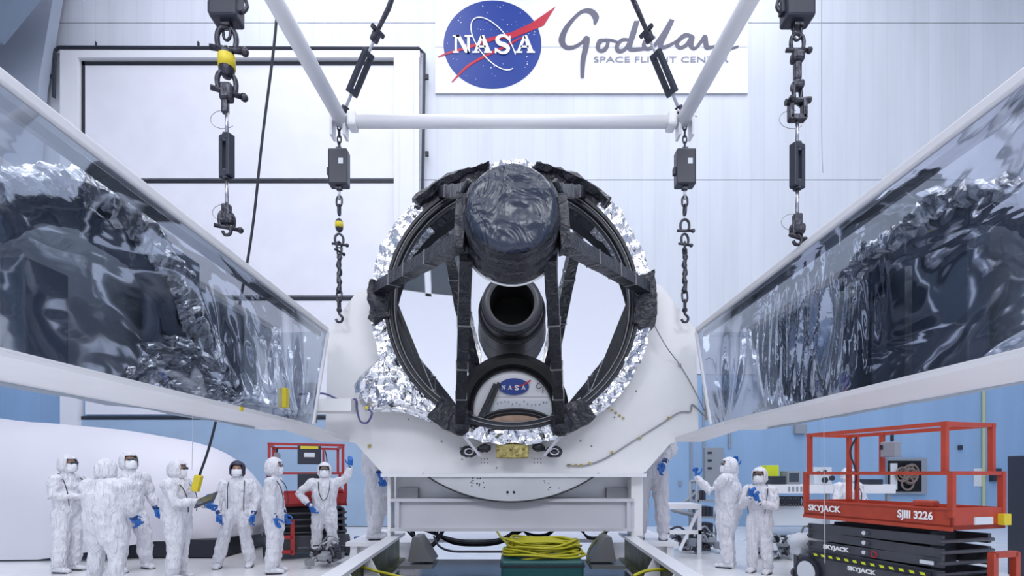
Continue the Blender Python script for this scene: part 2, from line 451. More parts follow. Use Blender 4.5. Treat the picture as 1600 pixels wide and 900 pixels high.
# NASA letters (heavy serif)
def strokes(bm, polys, ox, oy, s, Y, d=.006, sx=1.0):
    for pl in polys: prism(bm, [P(ox+x*s*sx, oy-yy*s, Y) for x, yy in pl], (0, d, 0))
N_ = [[(1, 0), (4, 0), (4, 1), (1, 1)][0:4], [(1.9, .9), (3.1, .9), (3.1, 9.1), (1.9, 9.1)], [(.8, 9), (4.6, 9), (4.6, 10), (.8, 10)], [(2.4, 10), (4.8, 10), (10, 0), (7.6, 0)], [(8.6, 0), (10, 0), (10, 9.2), (8.6, 9.2)], [(7.2, 9), (11.4, 9), (11.4, 10), (7.2, 10)]]
A_ = [[(0, 0), (4, 0), (4, 1), (0, 1)], [(6.5, 0), (11, 0), (11, 1), (6.5, 1)], [(1, .9), (2.5, .9), (5.9, 8.5), (5.2, 10), (4.6, 10)], [(4.6, 10), (6.6, 10), (10.2, .9), (7.2, .9)], [(3, 3), (7.5, 3), (7.5, 4.2), (3, 4.2)]]
bm = NB()
strokes(bm, N_, 705, 82.5, 2.75, L4, sx=1.05)
strokes(bm, A_, 738, 82.5, 2.75, L4, sx=1.02)
strokes(bm, A_, 805, 82.5, 2.75, L4, sx=1.02)
ribbon(bm, [(795, 61), (790, 56.5), (782, 56), (777, 61), (780, 67), (788, 70), (794, 75), (791, 81), (783, 82), (775, 77)], [4, 4, 5, 6, 7, 7.5, 6, 5, 4, 4], L4, n=4)
strokes(bm, [[(0, 0), (1, 0), (1, 3.2), (0, 3.2)]], 773, 83, 2.6, L4)
strokes(bm, [[(0, 0), (1, 0), (1, 3), (0, 3)]], 795, 63.5, 2.6, L4)
obj('emblem_letters', bm, M_logow, ban)
# Goddard handwriting
bm = NB(); WK[0] = 1.3
ribbon(bm, [(929, 38), (931, 27), (924, 18), (911, 17), (897, 28), (884, 45), (878, 62), (884, 73), (897, 73), (909, 66), (917, 60), (915, 75), (911, 95), (910, 121)], [2, 8, 7, 4, 4, 6, 8, 5, 4, 3, 7, 7, 6, 4], L2)
ribbon(bm, [(948, 62), (938, 64), (934, 73), (938, 79), (946, 76), (950, 66), (945, 61), (958, 63), (966, 66)], [2, 6, 5, 4, 5, 4, 2, 3, 2], L2)
ribbon(bm, [(984, 62), (972, 62), (964, 72), (967, 79), (977, 76), (988, 58), (995, 33), (988, 56), (984, 72), (988, 77), (1010, 75)], [3, 4, 5, 5, 4, 6, 6, 7, 6, 4, 3], L2)
ribbon(bm, [(1024, 58), (1012, 60), (1006, 70), (1012, 76), (1023, 70), (1040, 48), (1050, 31), (1040, 52), (1032, 70), (1038, 73), (1050, 68), (1062, 60)], [3, 4, 5, 4, 4, 6, 6, 6, 6, 4, 3, 2], L2)
ribbon(bm, [(1082, 56), (1070, 55), (1058, 66), (1062, 74), (1072, 70), (1082, 57), (1080, 70), (1086, 75), (1096, 64), (1102, 57), (1104, 72), (1112, 73), (1124, 70)], [3, 5, 5, 4, 4, 5, 6, 3, 4, 5, 6, 3, 3], L2)
ribbon(bm, [(1120, 70), (1130, 58), (1139, 54), (1130, 62), (1120, 74), (1128, 78), (1140, 76), (1154, 72)], [3, 5, 6, 5, 6, 6, 3, 2], L2)
obj('handwriting', bm, M_ink, ban); WK[0] = 1.0
text_obj('lettering', 'SPACE FLIGHT CENTER', .235, M_ink2, P(927, 97, L2), (1, 0, 0), (0, 0, 1), ban, ext=.002, sx=1.62, bold=.001)

# ------------------------------------------------------------------ telescope
AZ = EYE+1.822           # optical axis height
RY = 5.5                 # ring front plane
tel = thing('space_telescope', 'large round telescope wrapped in silver and black foil, held in the white fixture', 'telescope', (0, RY, AZ-1.55))
c0 = V((0, 0, AZ))
def ringpt(r, a, Y): return V((r*math.cos(a), Y, AZ+r*math.sin(a)))
D = math.radians
# foil segments around the outer ring
def arc_band(bm, a0, a1, r0, r1, y0, y1, n=60, m=8, thick=True):
    rings = []
    for i in range(n+1):
        a = a0+(a1-a0)*i/n; ring = []
        prof = []
        for k in range(m): prof.append((r0+(r1-r0)*k/(m-1), y0))
        for k in range(1, 3): prof.append((r1, y0+(y1-y0)*k/2))
        prof.append((r0, y1))
        for r, y in prof: ring.append(ringpt(r, a, y))
        rings.append(ring)
    loft(bm, rings, cap=True)
    return bm
segs = [(12, 50), (78, 103), (130, 172), (183, 236), (248, 293), (304, 350)]
for i, (a0, a1) in enumerate(segs):
    bm = NB(); arc_band(bm, D(a0), D(a1), 1.345, 1.51, RY-.04, RY+.16, n=int((a1-a0)*1.6), m=7)
    jitter(bm, .026, 5, .8, seed=i*9)
    o = obj('foil_arc', bm, M_foil, tel); o['label'] = 'silver crinkled foil'
for i, (a0, a1, r0, r1, y0) in enumerate([(-10, 12, 1.31, 1.53, -.1), (171, 187, 1.31, 1.53, -.1), (49, 80, 1.34, 1.50, -.05), (101, 133, 1.34, 1.50, -.05), (234, 250, 1.24, 1.52, -.12), (290, 306, 1.24, 1.52, -.12)]):
    bm = NB(); arc_band(bm, D(a0), D(a1), r0, r1, RY+y0, RY+.14, n=int((a1-a0)*1.3), m=6)
    jitter(bm, .022, 6, .9, seed=i*5+50)
    o = obj('strut_boot', bm, M_dfoil, tel); o['label'] = 'black foil wrap over strut foot'
# peaked blanket corners on the upper shoulders
for s in (-1, 1):
    bm = NB(); n = 14; rings = []
    for i in range(n+1):
        t = i/n; a = D(90-s*(10+34*t)) if s > 0 else D(90+(10+34*t))
        h = .03+.055*min(1, t*1.6); ring = []
        for k in range(8):
            b = 2*PI*k/8; ring.append(ringpt(1.46+h*.75*math.cos(b), a, RY+.02+.16*math.sin(b)))
        rings.append(ring)
    loft(bm, rings); jitter(bm, .03, 6, .9, seed=s*3); obj('shoulder_blanket', bm, M_dfoil, tel)
# black inner rings
bm = NB(); lathe(bm, [(1.36, RY+.12), (1.36, RY-.06), (1.33, RY-.06), (1.325, RY), (1.31, RY-.0), (1.31, RY-.03), (1.285, RY-.03), (1.285, RY+.04), (1.26, RY+.04), (1.26, RY+.10), (1.36, RY+.12)], c0, n=96)
obj('inner_ring', bm, M_dark, tel, smooth=False)
bm = NB()
for r, y in ((1.318, RY-.035), (1.27, RY+.03)):
    tube(bm, [ringpt(r, 2*PI*i/96, y) for i in range(96)], .007, 6, close=True)
obj('ring_edge', bm, M_gun, tel, smooth=True)
# primary mirror: shallow concave reflector
MR = 1.66; MY = 6.14; RC = 5.8
bm = NB(); lathe(bm, [(r, MY-(r*r)/(2*RC)) for r in [MR*k/24 for k in range(1, 25)]]+[(MR, MY+.2), (.05, MY+.25)], c0, n=96, cap=True)
obj('primary_mirror', bm, M_mirror, tel, smooth=True)
# dark wedges behind ring at lower left/right
for s in (-1, 1):
    bm = NB(); pts = [P(800+s*193, 452, RY+.12), P(800+s*190, 500, RY+.12), P(800+s*182, 540, RY+.12), P(800+s*160, 580, RY+.12), P(800+s*128, 622, RY+.12), P(800+s*116, 628, RY+.2), P(800+s*152, 540, RY+.25), P(800+s*178, 475, RY+.2)]
    prism(bm, pts, (0, .05, 0)); obj('side_wedge', bm, M_dark, tel)
# central baffle
bm = NB()
prof = [(.235, 5.46), (.30, 5.44), (.315, 5.46), (.315, 5.52), (.335, 5.53), (.345, 5.70), (.365, 5.71), (.365, 5.75), (.38, 5.76), (.40, 6.12)]
lathe(bm, prof, c0, n=64); obj('central_baffle', bm, M_vdark, tel, smooth=False)
bm = NB()
lathe(bm, [(.235, 5.455), (.235, 5.95), (.0001, 5.95)], c0, n=48); obj('baffle_bore', bm, mat('bore_black', (.004, .004, .004), .8), tel)
bm = NB()
for r, y in ((.318, 5.5), (.368, 5.73), (.242, 5.452)): tube(bm, [ringpt(r, 2*PI*i/64, y) for i in range(64)], .008 if r > .3 else .006, 6, close=True)
obj('baffle_lip', bm, M_grey, tel, smooth=True)
bm = NB(); lathe(bm, [(.24, 5.449), (.30, 5.437), (.317, 5.46)], c0, n=64)
obj('baffle_rim', bm, M_grey, tel, smooth=True)
# secondary mirror housing
bm = NB()
NG = 40; G = []
for i in range(NG+1):
    row = []
    for j in range(NG+1):
        u, v = 2*i/NG-1, 2*j/NG-1
        x, z = u*math.sqrt(1-v*v/2)*.31, v*math.sqrt(1-u*u/2)*.31; rr = math.hypot(x, z)/.31
        row.append(bm.verts.new((x, 3.49+.03*rr**24-.014*(1-rr**4)*(.5+noise.noise(V((x*6+z*3, z*7, 1))))-.012*abs(noise.noise(V((x*9, z*14+x*9, 4))))*(1-rr**6), AZ+z)))
    G.append(row)
for i in range(NG):
    for j in range(NG): bm.faces.new((G[i][j], G[i+1][j], G[i+1][j+1], G[i][j+1]))
obj('housing_cap', bm, M_cap, tel, smooth=True)
bm = NB()
lathe(bm, [(.305, 3.535), (.315, 3.56), (.32, 3.62), (.345, 3.64), (.355, 3.74), (.335, 3.755), (.36, 3.77), (.375, 3.86), (.37, 3.93), (.25, 3.935), (.0001, 3.935)], c0, n=64)
bmesh.ops.subdivide_edges(bm, edges=bm.edges, cuts=1, use_grid_fill=True)
jitter(bm, .010, 9, .7, 8); hs = obj('secondary_housing', bm, M_dfoil, tel, smooth=True)
bm = NB(); tube(bm, [ringpt(.377, 2*PI*i/72, 3.93) for i in range(72)], .011, 6, close=True); obj('rim', bm, M_rim, hs, smooth=True)
# side brackets on the housing
for s in (-1, 1):
    bm = NB(); bar(bm, (s*.385, 3.74, AZ-.20), (s*.36, 3.72, AZ+.18), .07, .16, up=V((0, 1, 0)))
    bmesh.ops.subdivide_edges(bm, edges=bm.edges, cuts=4, use_grid_fill=True); jitter(bm, .01, 9, .8, 4+s)
    obj('housing_bracket', bm, M_dfoil, tel)
    bm = NB(); tube(bm, smoothpts([(s*.30, 3.60, AZ+.24), (s*.345, 3.66, AZ+.20), (s*.40, 3.75, AZ+.12), (s*.39, 3.8, AZ-.05)], 5), .022, 8); obj('foil_tape', bm, M_dfoil, tel, smooth=True)
# struts (three pairs)
def strut(a, b, w, h, name='strut', m=M_dfoil):
    bm = NB(); bar(bm, a, b, w, h)
    bmesh.ops.subdivide_edges(bm, edges=[e for e in bm.edges if e.calc_length() > .5], cuts=22)
    jitter(bm, .006, 8, .8, a.x*7)
    o = obj(name, bm, m, tel)
    d = (b-a)
    for t in (.3, .55, .75):
        bm = NB(); bar(bm, a+d*(t-.003), a+d*(t+.003), w+.014, h+.014); obj('tape_band', bm, M_gun, o)
for s in (-1, 1):
    strut(V((s*.37, 3.86, AZ-.06)), ringpt(1.44, D(90-s*84), RY-.03), .12, .11)
    strut(V((s*.315-.03, 3.84, AZ-.20)), V((s*.535-.02, RY-.06, AZ-1.34)), .10, .11)
    strut(V((s*.22, 3.8, AZ+.28)), ringpt(1.42, D(90-s*32), RY), .1, .1)
    bm = NB(); ball(bm, V((s*.535-.02, RY-.1, AZ-1.30)), (.12, .1, .13), 14, 10); jitter(bm, .012, 10, .6, s); obj('strut_foot', bm, M_dfoil, tel, smooth=True)
# housing's reflection in the mirror, modelled as a solid dark arch
AY = 5.78; AC = P(801, 640, AY); k = AY/F
bm = NB(); lathe(bm, [(88*k, .08), (88*k, 0), (80*k, -.03), (70*k, -.03), (66*k, 0), (66*k, .03), (62*k, .03), (62*k, .08), (88*k, .08)], AC, n=64, a0=D(-28), a1=D(208))
obj('arch_reflection', bm, M_vdark, tel, smooth=False)
bm = NB(); prism(bm, [AC+V((63*k*math.cos(D(a)), .07, 63*k*math.sin(D(a)))) for a in range(-24, 205, 6)], (0, .01, 0)); fp = obj('reflected_face', bm, M_white, tel)
bm = NB(); box2(bm, P(765, 652, AY+.05), P(880, 626, AY+.06)); box2(bm, P(765, 620, AY+.06), P(866, 619, AY+.065)); obj('reflected_sill', bm, M_cabw, fp)
bm = NB(); bar(bm, P(748, 655, AY+.02), P(774, 600, AY+.02), .05, .04); bar(bm, P(757, 655, AY+.02), P(780, 598, AY+.02), .03, .04); obj('reflected_strut', bm, M_dark, fp)
# emblem within the modelled reflection
yb = AY+.045; E2 = (803, 604)
bm = NB(); prism(bm, [P(*epx(*E2, 23.5, 13, 2*PI*i/40), yb) for i in range(40)], (0, .008, 0)); obj('emblem_disc', bm, M_blue, fp)
bm = NB(); ribbon(bm, [(829, 594), (818, 601), (800, 606)], [2.4, 2.2, .6], yb-.005, d=.004); obj('emblem_wing', bm, M_red, fp)
bm = NB(); s = .62
strokes(bm, N_, 783, 608.5, s, yb-.01, .004); strokes(bm, A_, 793.5, 608.5, s, yb-.01, .004); strokes(bm, A_, 814.5, 608.5, s, yb-.01, .004)
ribbon(bm, [(811, 603.5), (807, 602.5), (804.5, 604), (807, 606), (810.5, 607.5), (808, 609), (804, 608)], [1.4]*7, yb-.01, n=3, d=.004)
obj('emblem_letters', bm, M_logow, fp)
bm = NB(); ribbon(bm, [(850, 602), (848, 598), (841, 599), (838, 604), (842, 607), (848, 604), (848, 614)], [1.4]*7, yb-.01, n=3, d=.004); obj('handwriting', bm, M_ink, fp)
bm = NB()
for i in range(16):
    x = 770+i*6+random.uniform(-1, 1); yy = 628+random.uniform(-1, 4)+abs(x-810)*.04; box2(bm, P(x, yy, AY+.03), P(x+1.2, yy-1.2, AY+.06))
obj('reflected_fastener', bm, M_gun, fp)
# lower oval of the modelled reflection
oc = P(806, 662, AY-.05)
def oval(rx, ry, y, n=40, a0=0, a1=2*PI): return [V((oc.x+rx*k*math.cos(a0+(a1-a0)*i/n), y, oc.z+ry*k*math.sin(a0+(a1-a0)*i/n))) for i in range(n)]
bm = NB(); prism(bm, oval(58, 24, AY-.06), (0, .05, 0)); ov = obj('oval_reflection', bm, M_vdark, tel)
bm = NB(); tube(bm, oval(56, 22, AY-.065), .008, 6, close=True); tube(bm, oval(50, 17, AY-.065), .006, 6, close=True); obj('rim', bm, M_grey, ov, smooth=True)
bm = NB(); prism(bm, [p+V((0, 0, -.01)) for p in oval(45, 14, AY-.075)], (0, .012, 0)); obj('brown_reflection', bm, M_brown, ov)
# foil wing on lower left
bm = NB(); n = 18; m = 9; ws = [P(606, 520, RY+.1), P(590, 560, RY), P(553, 604, RY-.06), P(570, 644, RY-.05), P(640, 648, RY-.05), P(705, 668, RY)]
G = []
for i in range(n+1):
    t = i/n; a = D(195)+D(47)*t; A = ringpt(1.42, a, RY+.02)
    q = t*(len(ws)-1); j = min(int(q), len(ws)-2); B = ws[j].lerp(ws[j+1], q-j)
    G.append([bm.verts.new(A.lerp(B, u/m)+V((0, -.10*math.sin(PI*u/m)*math.sin(PI*t), 0))) for u in range(m+1)])
for i in range(n):
    for j in range(m): bm.faces.new((G[i][j], G[i+1][j], G[i+1][j+1], G[i][j+1]))
bm.normal_update()
jitter(bm, .045, 6, .8, 21)
o = obj('foil_skirt', bm, M_foil, tel); md = o.modifiers.new('t', 'SOLIDIFY'); md.thickness = .006
# lower fittings
for x, yy, rr, e in ((733, 706, .10, 1), (866, 706, .10, 1), (757, 700, .075, 0), (842, 699, .075, 0)):
    bm = NB(); ball(bm, P(x, yy, RY+.05), (rr, .07, rr*.62), 14, 9); jitter(bm, .015, 14, .8, x); mo_ = obj('mount_bracket', bm, M_dark, tel)
    if e:
        bm = NB(); c_ = P(x, yy, RY-.03); tube(bm, [c_+V((.045*math.cos(a*PI/8), -.01, .032*math.sin(a*PI/8))) for a in range(16)], .009, 6, close=True); obj('eye_ring', bm, M_steel, mo_, smooth=True)
for s in (-1, 1):
    bm = NB(); bar(bm, P(800+s*80, 676, RY-.05), P(800+s*50, 712, RY-.05), .035, .03); obj('flexure', bm, M_steel, tel)
bm = NB(); box2(bm, P(775, 716, RY+.0), P(826, 694, RY+.08), bev=.012)
for i in range(5): ball(bm, P(778+i*10, 701+(i % 2)*9, RY-.03), .018, 8, 6)
obj('connector_block', bm, M_gold, tel)

# ------------------------------------------------------------------ white support fixture
fx = thing('support_fixture', 'white steel support fixture holding the telescope, with chamfered face plate and wide cross beam', 'fixture', (0, 5.8, 0))
FY = 5.74
corner = [P(*p, FY) for p in [(1028, 440), (1087, 515), (1092, 688), (1050, 690), (1005, 742), (600, 742), (553, 690), (508, 688), (513, 515), (562, 450)]]
bm = NB(); n = 180; inn = []; out = []
for i in range(n):
    a = 2*PI*i/n; d = V((math.cos(a), 0, math.sin(a))); o_ = V((0, FY, AZ)); best = 0
    for j in range(len(corner)-1):
        p, q = corner[j]-o_, corner[j+1]-o_; e = q-p
        den = d.x*e.z-d.z*e.x
        if abs(den) < 1e-9: continue
        t = (p.x*e.z-p.z*e.x)/den; u = (p.x*d.z-p.z*d.x)/den
        if t > 0 and -1e-6 <= u <= 1+1e-6: best = max(best, t)
    rr = max(best, 1.47)
    inn.append(o_+d*1.44); out.append(o_+d*rr)
dd = V((0, .14, 0))
loft(bm, [inn, out, [p+dd for p in out], [p+dd for p in inn]], cap=False, close=True)
obj('face_plate', bm, M_fix, fx)
# bottom lip
bm = NB(); box2(bm, V((P(600, 0, FY).x, 5.59, P(0, 745, FY).z)), V((P(1005, 0, FY).x, FY+.2, P(0, 740, FY).z))); obj('plate_lip', bm, M_white, fx)
# swing disc segment below the plate
bm = NB(); DC = P(798, 550, 5.62); DR = 234*5.62/F
aa = [D(a) for a in range(180+54, 360-54+1, 3)]
prism(bm, [DC+V((DR*math.cos(a), 0, DR*math.sin(a))) for a in [D(x) for x in range(234, 307, 2)]], (0, .03, 0)); dsk = obj('swing_disc', bm, M_fixg, fx)
bm = NB(); tube(bm, [DC+V((DR*math.cos(D(a)), -.01, DR*math.sin(D(a)))) for a in range(234, 307, 2)], .009, 6); obj('disc_edge', bm, M_dark, dsk, smooth=True)
random.seed(11); bm = NB()
for x, yy, r in [(793, 769, 2.2), (803, 769, 2.2)]+[(random.uniform(735, 757), random.uniform(747, 762), 1) for _ in range(14)]+[(random.uniform(838, 880), random.uniform(750, 768), .9) for _ in range(8)]:
    ball(bm, P(x, yy, 5.618), r*.007, 8, 5)
tag(obj('bolt_pattern', bm, M_dark, dsk), kind='stuff')
bm = NB()
for cx in (757, 840):
    for i in range(3):
        for j in range(2): ball(bm, P(cx-5+i*5, 717+j*6, FY), .008, 6, 5)
for x, yy in ((640, 642), (638, 655), (690, 690), (720, 700), (994, 611), (960, 652), (907, 689), (924, 697), (776, 731), (722, 718)):
    b2 = NB(); ball(b2, P(x, yy, FY), .011, 6, 5); obj('plate_bolt', b2, M_gun, fx)
tag(obj('bolt_pattern', bm, M_gun, fx), kind='stuff')
bm = NB(); box2(bm, P(618, 784, 6.0), P(985, 738, 6.1)); obj('rear_web', bm, M_fixg, fx)
for x0, x1 in ((622, 655), (948, 982)):
    bm = NB(); box2(bm, P(x0, 778, 5.9), P(x1, 762, 5.99)); obj('pad_block', bm, M_gun, fx)
# cross beam
bm = NB(); box2(bm, P(617, 826, 5.74), P(986, 782, 5.9)); 
for a, b in (((611, 784), (990, 779)), ((611, 830), (990, 825.5))): box2(bm, V((P(a[0], 0, 5.7).x, 5.68, P(0, a[1], 5.7).z)), V((P(b[0], 0, 5.7).x, 5.98, P(0, b[1], 5.7).z)))
for x in (618, 979): box2(bm, V((P(x, 0, 5.7).x, 5.69, P(0, 826, 5.7).z)), V((P(x+6, 0, 5.7).x, 5.97, P(0, 783, 5.7).z)))
obj('cross_beam', bm, mat('beam_paint', (.60, .60, .65), .35, var=.03, scale=2), fx)
for x0, x1 in ((605, 617), (986, 998)):
    bm = NB(); z0 = P(0, 838, 5.8).z; box2(bm, P(x0, 838, 5.75), P(x1, 742, 5.95), bev=.01); obj('side_post', bm, M_fix, fx)
# side rails running toward the viewer, gussets, feet
RZ = EYE-.70
for s in (-1, 1):
    A = V((s*1.27, 6.1, RZ)); B = V((s*1.16, 3.3, RZ))
    bm = NB(); prism(bm, [A, B, B+V((s*.14, 0, 0)), A+V((s*.14, 0, 0))], (0, 0, -.03))
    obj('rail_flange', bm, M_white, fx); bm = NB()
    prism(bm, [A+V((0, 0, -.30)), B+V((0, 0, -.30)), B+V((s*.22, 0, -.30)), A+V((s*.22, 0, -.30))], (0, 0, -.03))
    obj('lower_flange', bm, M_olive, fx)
    bm = NB(); prism(bm, [A+V((s*.07, 0, -.03)), B+V((s*.07, 0, -.03)), B+V((s*.07, 0, -.30)), A+V((s*.07, 0, -.30))], (s*.02, 0, 0)); obj('rail_web', bm, M_olive, fx)  # olive on web and lower flange paints in the channel's greenish reflection
    for Y in (4.35, 3.7):
        t = (6.1-Y)/2.8; g = A.lerp(B, t)
        bm = NB(); prism(bm, [g+V((-s*.0, 0, -.03)), g+V((s*.05, 0, -.03)), g+V((s*.07, 0, -.30)), g+V((-s*.14, 0, -.30))], (0, .03, 0)); obj('gusset', bm, M_white, fx)
    # foot wedge
    f = [P(800-s*(800-657)*-1*-1 if False else (800+s*140), 838, 5.2)]
    a = P(800+s*150, 838, 5.2); b = P(800+s*126, 880, 5.2); c = P(800+s*166, 880, 5.2); 
    bm = NB(); prism(bm, [P(800+s*156, 840, 5.15), P(800+s*146, 840, 5.15), P(800+s*123, 878, 5.15), P(800+s*163, 878, 5.15)], (0, .35, 0))
    box2(bm, P(800+s*124, 884, 5.1), P(800+s*165, 878, 5.5)); obj('foot_wedge', bm, mat('wedge_grey', (.14, .145, .15), .4), fx)
    bm = NB(); box2(bm, (s*1.36-.06, 5.75, 0), (s*1.36+.06, 6.05, RZ-.33)); obj('leg', bm, M_fix, fx)
# little decks behind the fixture where technicians stand
DZ = EYE-.86
dk = thing('work_deck', 'low white work platform behind the telescope fixture', 'platform', (0, 7.2, 0))
bm = NB()
for s in (-1, 1): box2(bm, (s*1.2, 6.4, DZ-.05), (s*2.08, 7.9, DZ))
box2(bm, (-1.195, 6.75, DZ-.05), (1.195, 7.9, DZ)); obj('deck_board', bm, M_white, dk)
for s in (-1, 1):
    bm = NB(); box2(bm, (min(s*1.35, s*2.04), 6.55, .02), (max(s*1.35, s*2.04), 6.6, DZ-.052)); obj('skirt_panel', bm, M_white, dk)
for x in (-2.0, -1.3, 1.3, 2.0):
    for y in (6.5, 7.8):
        bm = NB(); box2(bm, (x-.04, y-.04, 0), (x+.04, y+.04, DZ-.05)); obj('leg', bm, M_white, dk)
# glossy base slab between the rails
bs = NB(); box2(bs, (-1.2, 3.2, .30), (1.2, 6.15, EYE-1.03)); tag(obj('cart_base', bs, M_tgloss), 'dark glossy cart base slab under the telescope between the white rails', 'cart')
bm = NB(); box2(bm, (-1.1, 3.4, 0), (1.1, 6.0, .30)); obj('wheel_frame', bm, M_black, bpy.data.objects['cart_base'])

# ------------------------------------------------------------------ film covered side trays
def film_mat(name, tint, mixg, scale=1.6, seed=0):
    m = bpy.data.materials.new(name); nt = NT(m); nt.nodes.remove(nt.nodes['Principled BSDF'])
    out = nt.nodes['Material Output']
    tc = nt.nodes.new('ShaderNodeTexCoord'); mp = nt.nodes.new('ShaderNodeMapping'); mp.inputs['Location'].default_value = (seed, seed*2, 0)
    mp.inputs['Scale'].default_value = (1, .55, 1.3)
    nt.links.new(tc.outputs['Object'], mp.inputs[0])
    n = nt.nodes.new('ShaderNodeTexNoise'); n.inputs['Scale'].default_value = scale; n.inputs['Detail'].default_value = 2.5; n.inputs['Distortion'].default_value = .8
    nt.links.new(mp.outputs[0], n.inputs['Vector'])
    bp = nt.nodes.new('ShaderNodeBump'); bp.inputs['Strength'].default_value = .3; bp.inputs['Distance'].default_value = .04
    nt.links.new(n.outputs[0], bp.inputs['Height'])
    g = nt.nodes.new('ShaderNodeBsdfGlossy'); g.inputs['Roughness'].default_value = .045; g.inputs['Color'].default_value = (*tint, 1)
    nt.links.new(bp.outputs[0], g.inputs['Normal'])
    t = nt.nodes.new('ShaderNodeBsdfTransparent'); t.inputs['Color'].default_value = (.72, .76, .81, 1)
    mx = nt.nodes.new('ShaderNodeMixShader'); mx.inputs[0].default_value = mixg
    nt.links.new(t.outputs[0], mx.inputs[1]); nt.links.new(g.outputs[0], mx.inputs[2]); nt.links.new(mx.outputs[0], out.inputs[0])
    MATS[name] = m; return m
M_film = film_mat('clear_film', (.67, .72, .80), .5)
M_film2 = film_mat('clear_film_creased', (.66, .72, .84), .58, 2.2, 4)
M_inner = mat('inner_dark_liner', (.15, .19, .27), .25, bump=.5, scale=4, kind='wrinkle', dist=.05)
TX = 1.97
ZB, ZL, ZT, ZTT = EYE+.455, EYE+.487, EYE+1.51, EYE+1.567
def clampz(bm):
    for v in bm.verts: v.co.z = max(v.co.z, ZB+.022)
def tray(s):
    nm = 'left' if s < 0 else 'right'
    t = thing('shipping_tray', 'long white tray of the %s side, boxed in shiny creased clear film' % nm, 'tray', (s*TX, 3.5, ZB), group=None)
    Y0, Y1 = .75, 5.08
    bm = NB(); box2(bm, (s*TX, Y0, ZB), (s*(TX+.62), Y1+.25, ZB+.02)); box2(bm, (s*TX, Y0, ZB+.0205), (s*(TX+.04), Y1-.32, ZL)); box2(bm, (s*(TX+.58), Y0, ZB+.0205), (s*(TX+.62), Y1+.25, ZL))
    prism(bm, [(s*(TX-.003), Y1-.32, ZL), (s*(TX-.003), Y1-.32, ZB-.001), (s*1.80, 5.66, EYE+.35), (s*1.80, 5.66, EYE+.40)], (s*.3, 0, 0))
    obj('tray_beam', bm, M_white, t)
    bm = NB(); box2(bm, (s*(TX-.005), Y0, ZT), (s*(TX+.07), 5.5, ZTT), bev=.01); box2(bm, (s*(TX+.56), Y0, ZT), (s*(TX+.62), 5.5, ZTT))
    obj('top_rail', bm, M_white, t)
    for xx in (TX, TX+.58):
        bm = NB(); bar(bm, (s*xx, 5.48, ZT), (s*xx, 5.08, ZL), .022, .03); obj('end_post', bm, M_white, t)
    bm = NB(); bar(bm, (s*(TX+.06), Y0, ZT-.04), (s*(TX+.06), 5.4, ZT-.04), .03, .05)
    obj('edge_strip', bm, M_gun, t)
    # film: dense grid with folds
    bm = NB(); ny, nz = 300, 44; G = []
    for i in range(ny+1):
        u = i/ny; col = []
        for j in range(nz+1):
            v = j/nz
            ye = 5.08+(5.48-5.08)*v; y = Y0+(ye-Y0)*u; z = ZL+(ZT-ZL)*v
            env = math.sin(PI*v)**.8
            x = .025*noise.noise(V((y*.9+s*3, z*1.3, 0)))+.012*noise.noise(V((y*3+s, z*1.6, 5)))
            if s > 0: # vertical hanging folds
                fz = max(0, 1-abs(y-3.45)/.75)*max(0, 1-abs(v-.4)/.55)
                x += .075*fz*noise.noise(V((y*13+2*v, v*1.2, 2)))+.03*fz*noise.noise(V((y*30, v*2, 7)))
            else:
                fz = max(0, 1-abs(y-3.6-v*.3)/.7)*max(0, 1-abs(v-.45)/.55)
                x += .035*fz*noise.noise(V((y*5+v*2, v*3, 2)))
            # gathered fan near the end post
            dy = y-4.75; q = max(0, 1-abs(dy)/.45)*(1-v)**.6
            x += .04*q*math.sin((dy/(v*1.3+.15))*11)*min(1, v*3+.2)
            col.append(bm.verts.new((s*(TX+.012)+x*env*(-s), y, z)))
        G.append(col)
    for i in range(ny):
        for j in range(nz): bm.faces.new((G[i][j], G[i+1][j], G[i+1][j+1], G[i][j+1]))
    obj('film_cover', bm, M_film if s < 0 else M_film2, t, smooth=True)
    # end face film
    bm = NB(); A, B = V((s*(TX+.02), 5.47, ZT)), V((s*(TX+.02), 5.07, ZL)); dx = V((s*.54, 0, 0))
    poly(bm, [A, B, B+dx, A+dx]); bmesh.ops.subdivide_edges(bm, edges=bm.edges, cuts=20, use_grid_fill=True); jitter(bm, .012, 4, .5, s); obj('end_film', bm, M_film, t, smooth=True)
    # back liner
    bm = NB(); poly(bm, [(s*(TX+.55), Y0, ZL-.05), (s*(TX+.55), 5.0, ZL-.05), (s*(TX+.55), 5.4, ZT), (s*(TX+.55), Y0, ZT)])
    bmesh.ops.subdivide_edges(bm, edges=bm.edges, cuts=30, use_grid_fill=True); jitter(bm, .03, 2.2, .4, s*4)
    obj('rear_liner', bm, M_inner if False else mat('rear_liner_grey', (.50, .56, .66), .3, bump=.5, scale=3, kind='wrinkle', dist=.06), t, smooth=True)
    # silver arch added inside, imitating the ring's reflection in the film
    pts = [(-20, 300), (40, 283), (90, 280), (140, 297), (190, 335), (232, 375), (262, 415), (288, 452), (300, 500), (330, 560), (355, 610)] if s < 0 else \
          [(1620, 300), (1560, 297), (1500, 305), (1455, 322), (1430, 350), (1400, 372), (1360, 392), (1340, 420), (1322, 450)]
    bm = NB(); X = s*(TX+.22); sp = smoothpts([PX(px, py, X) for px, py in pts], 9)
    rings = []
    for i, p in enumerate(sp):
        d = (sp[min(i+1, len(sp)-1)]-sp[max(i-1, 0)]).normalized(); nn = V((0, -d.z, d.y)); q = i/len(sp)
        wd = (.05+.11*q) if s < 0 else .055
        rings.append([p+nn*wd*math.cos(b*PI/6)+V((.07*math.sin(b*PI/6), 0, 0)) for b in range(12)])
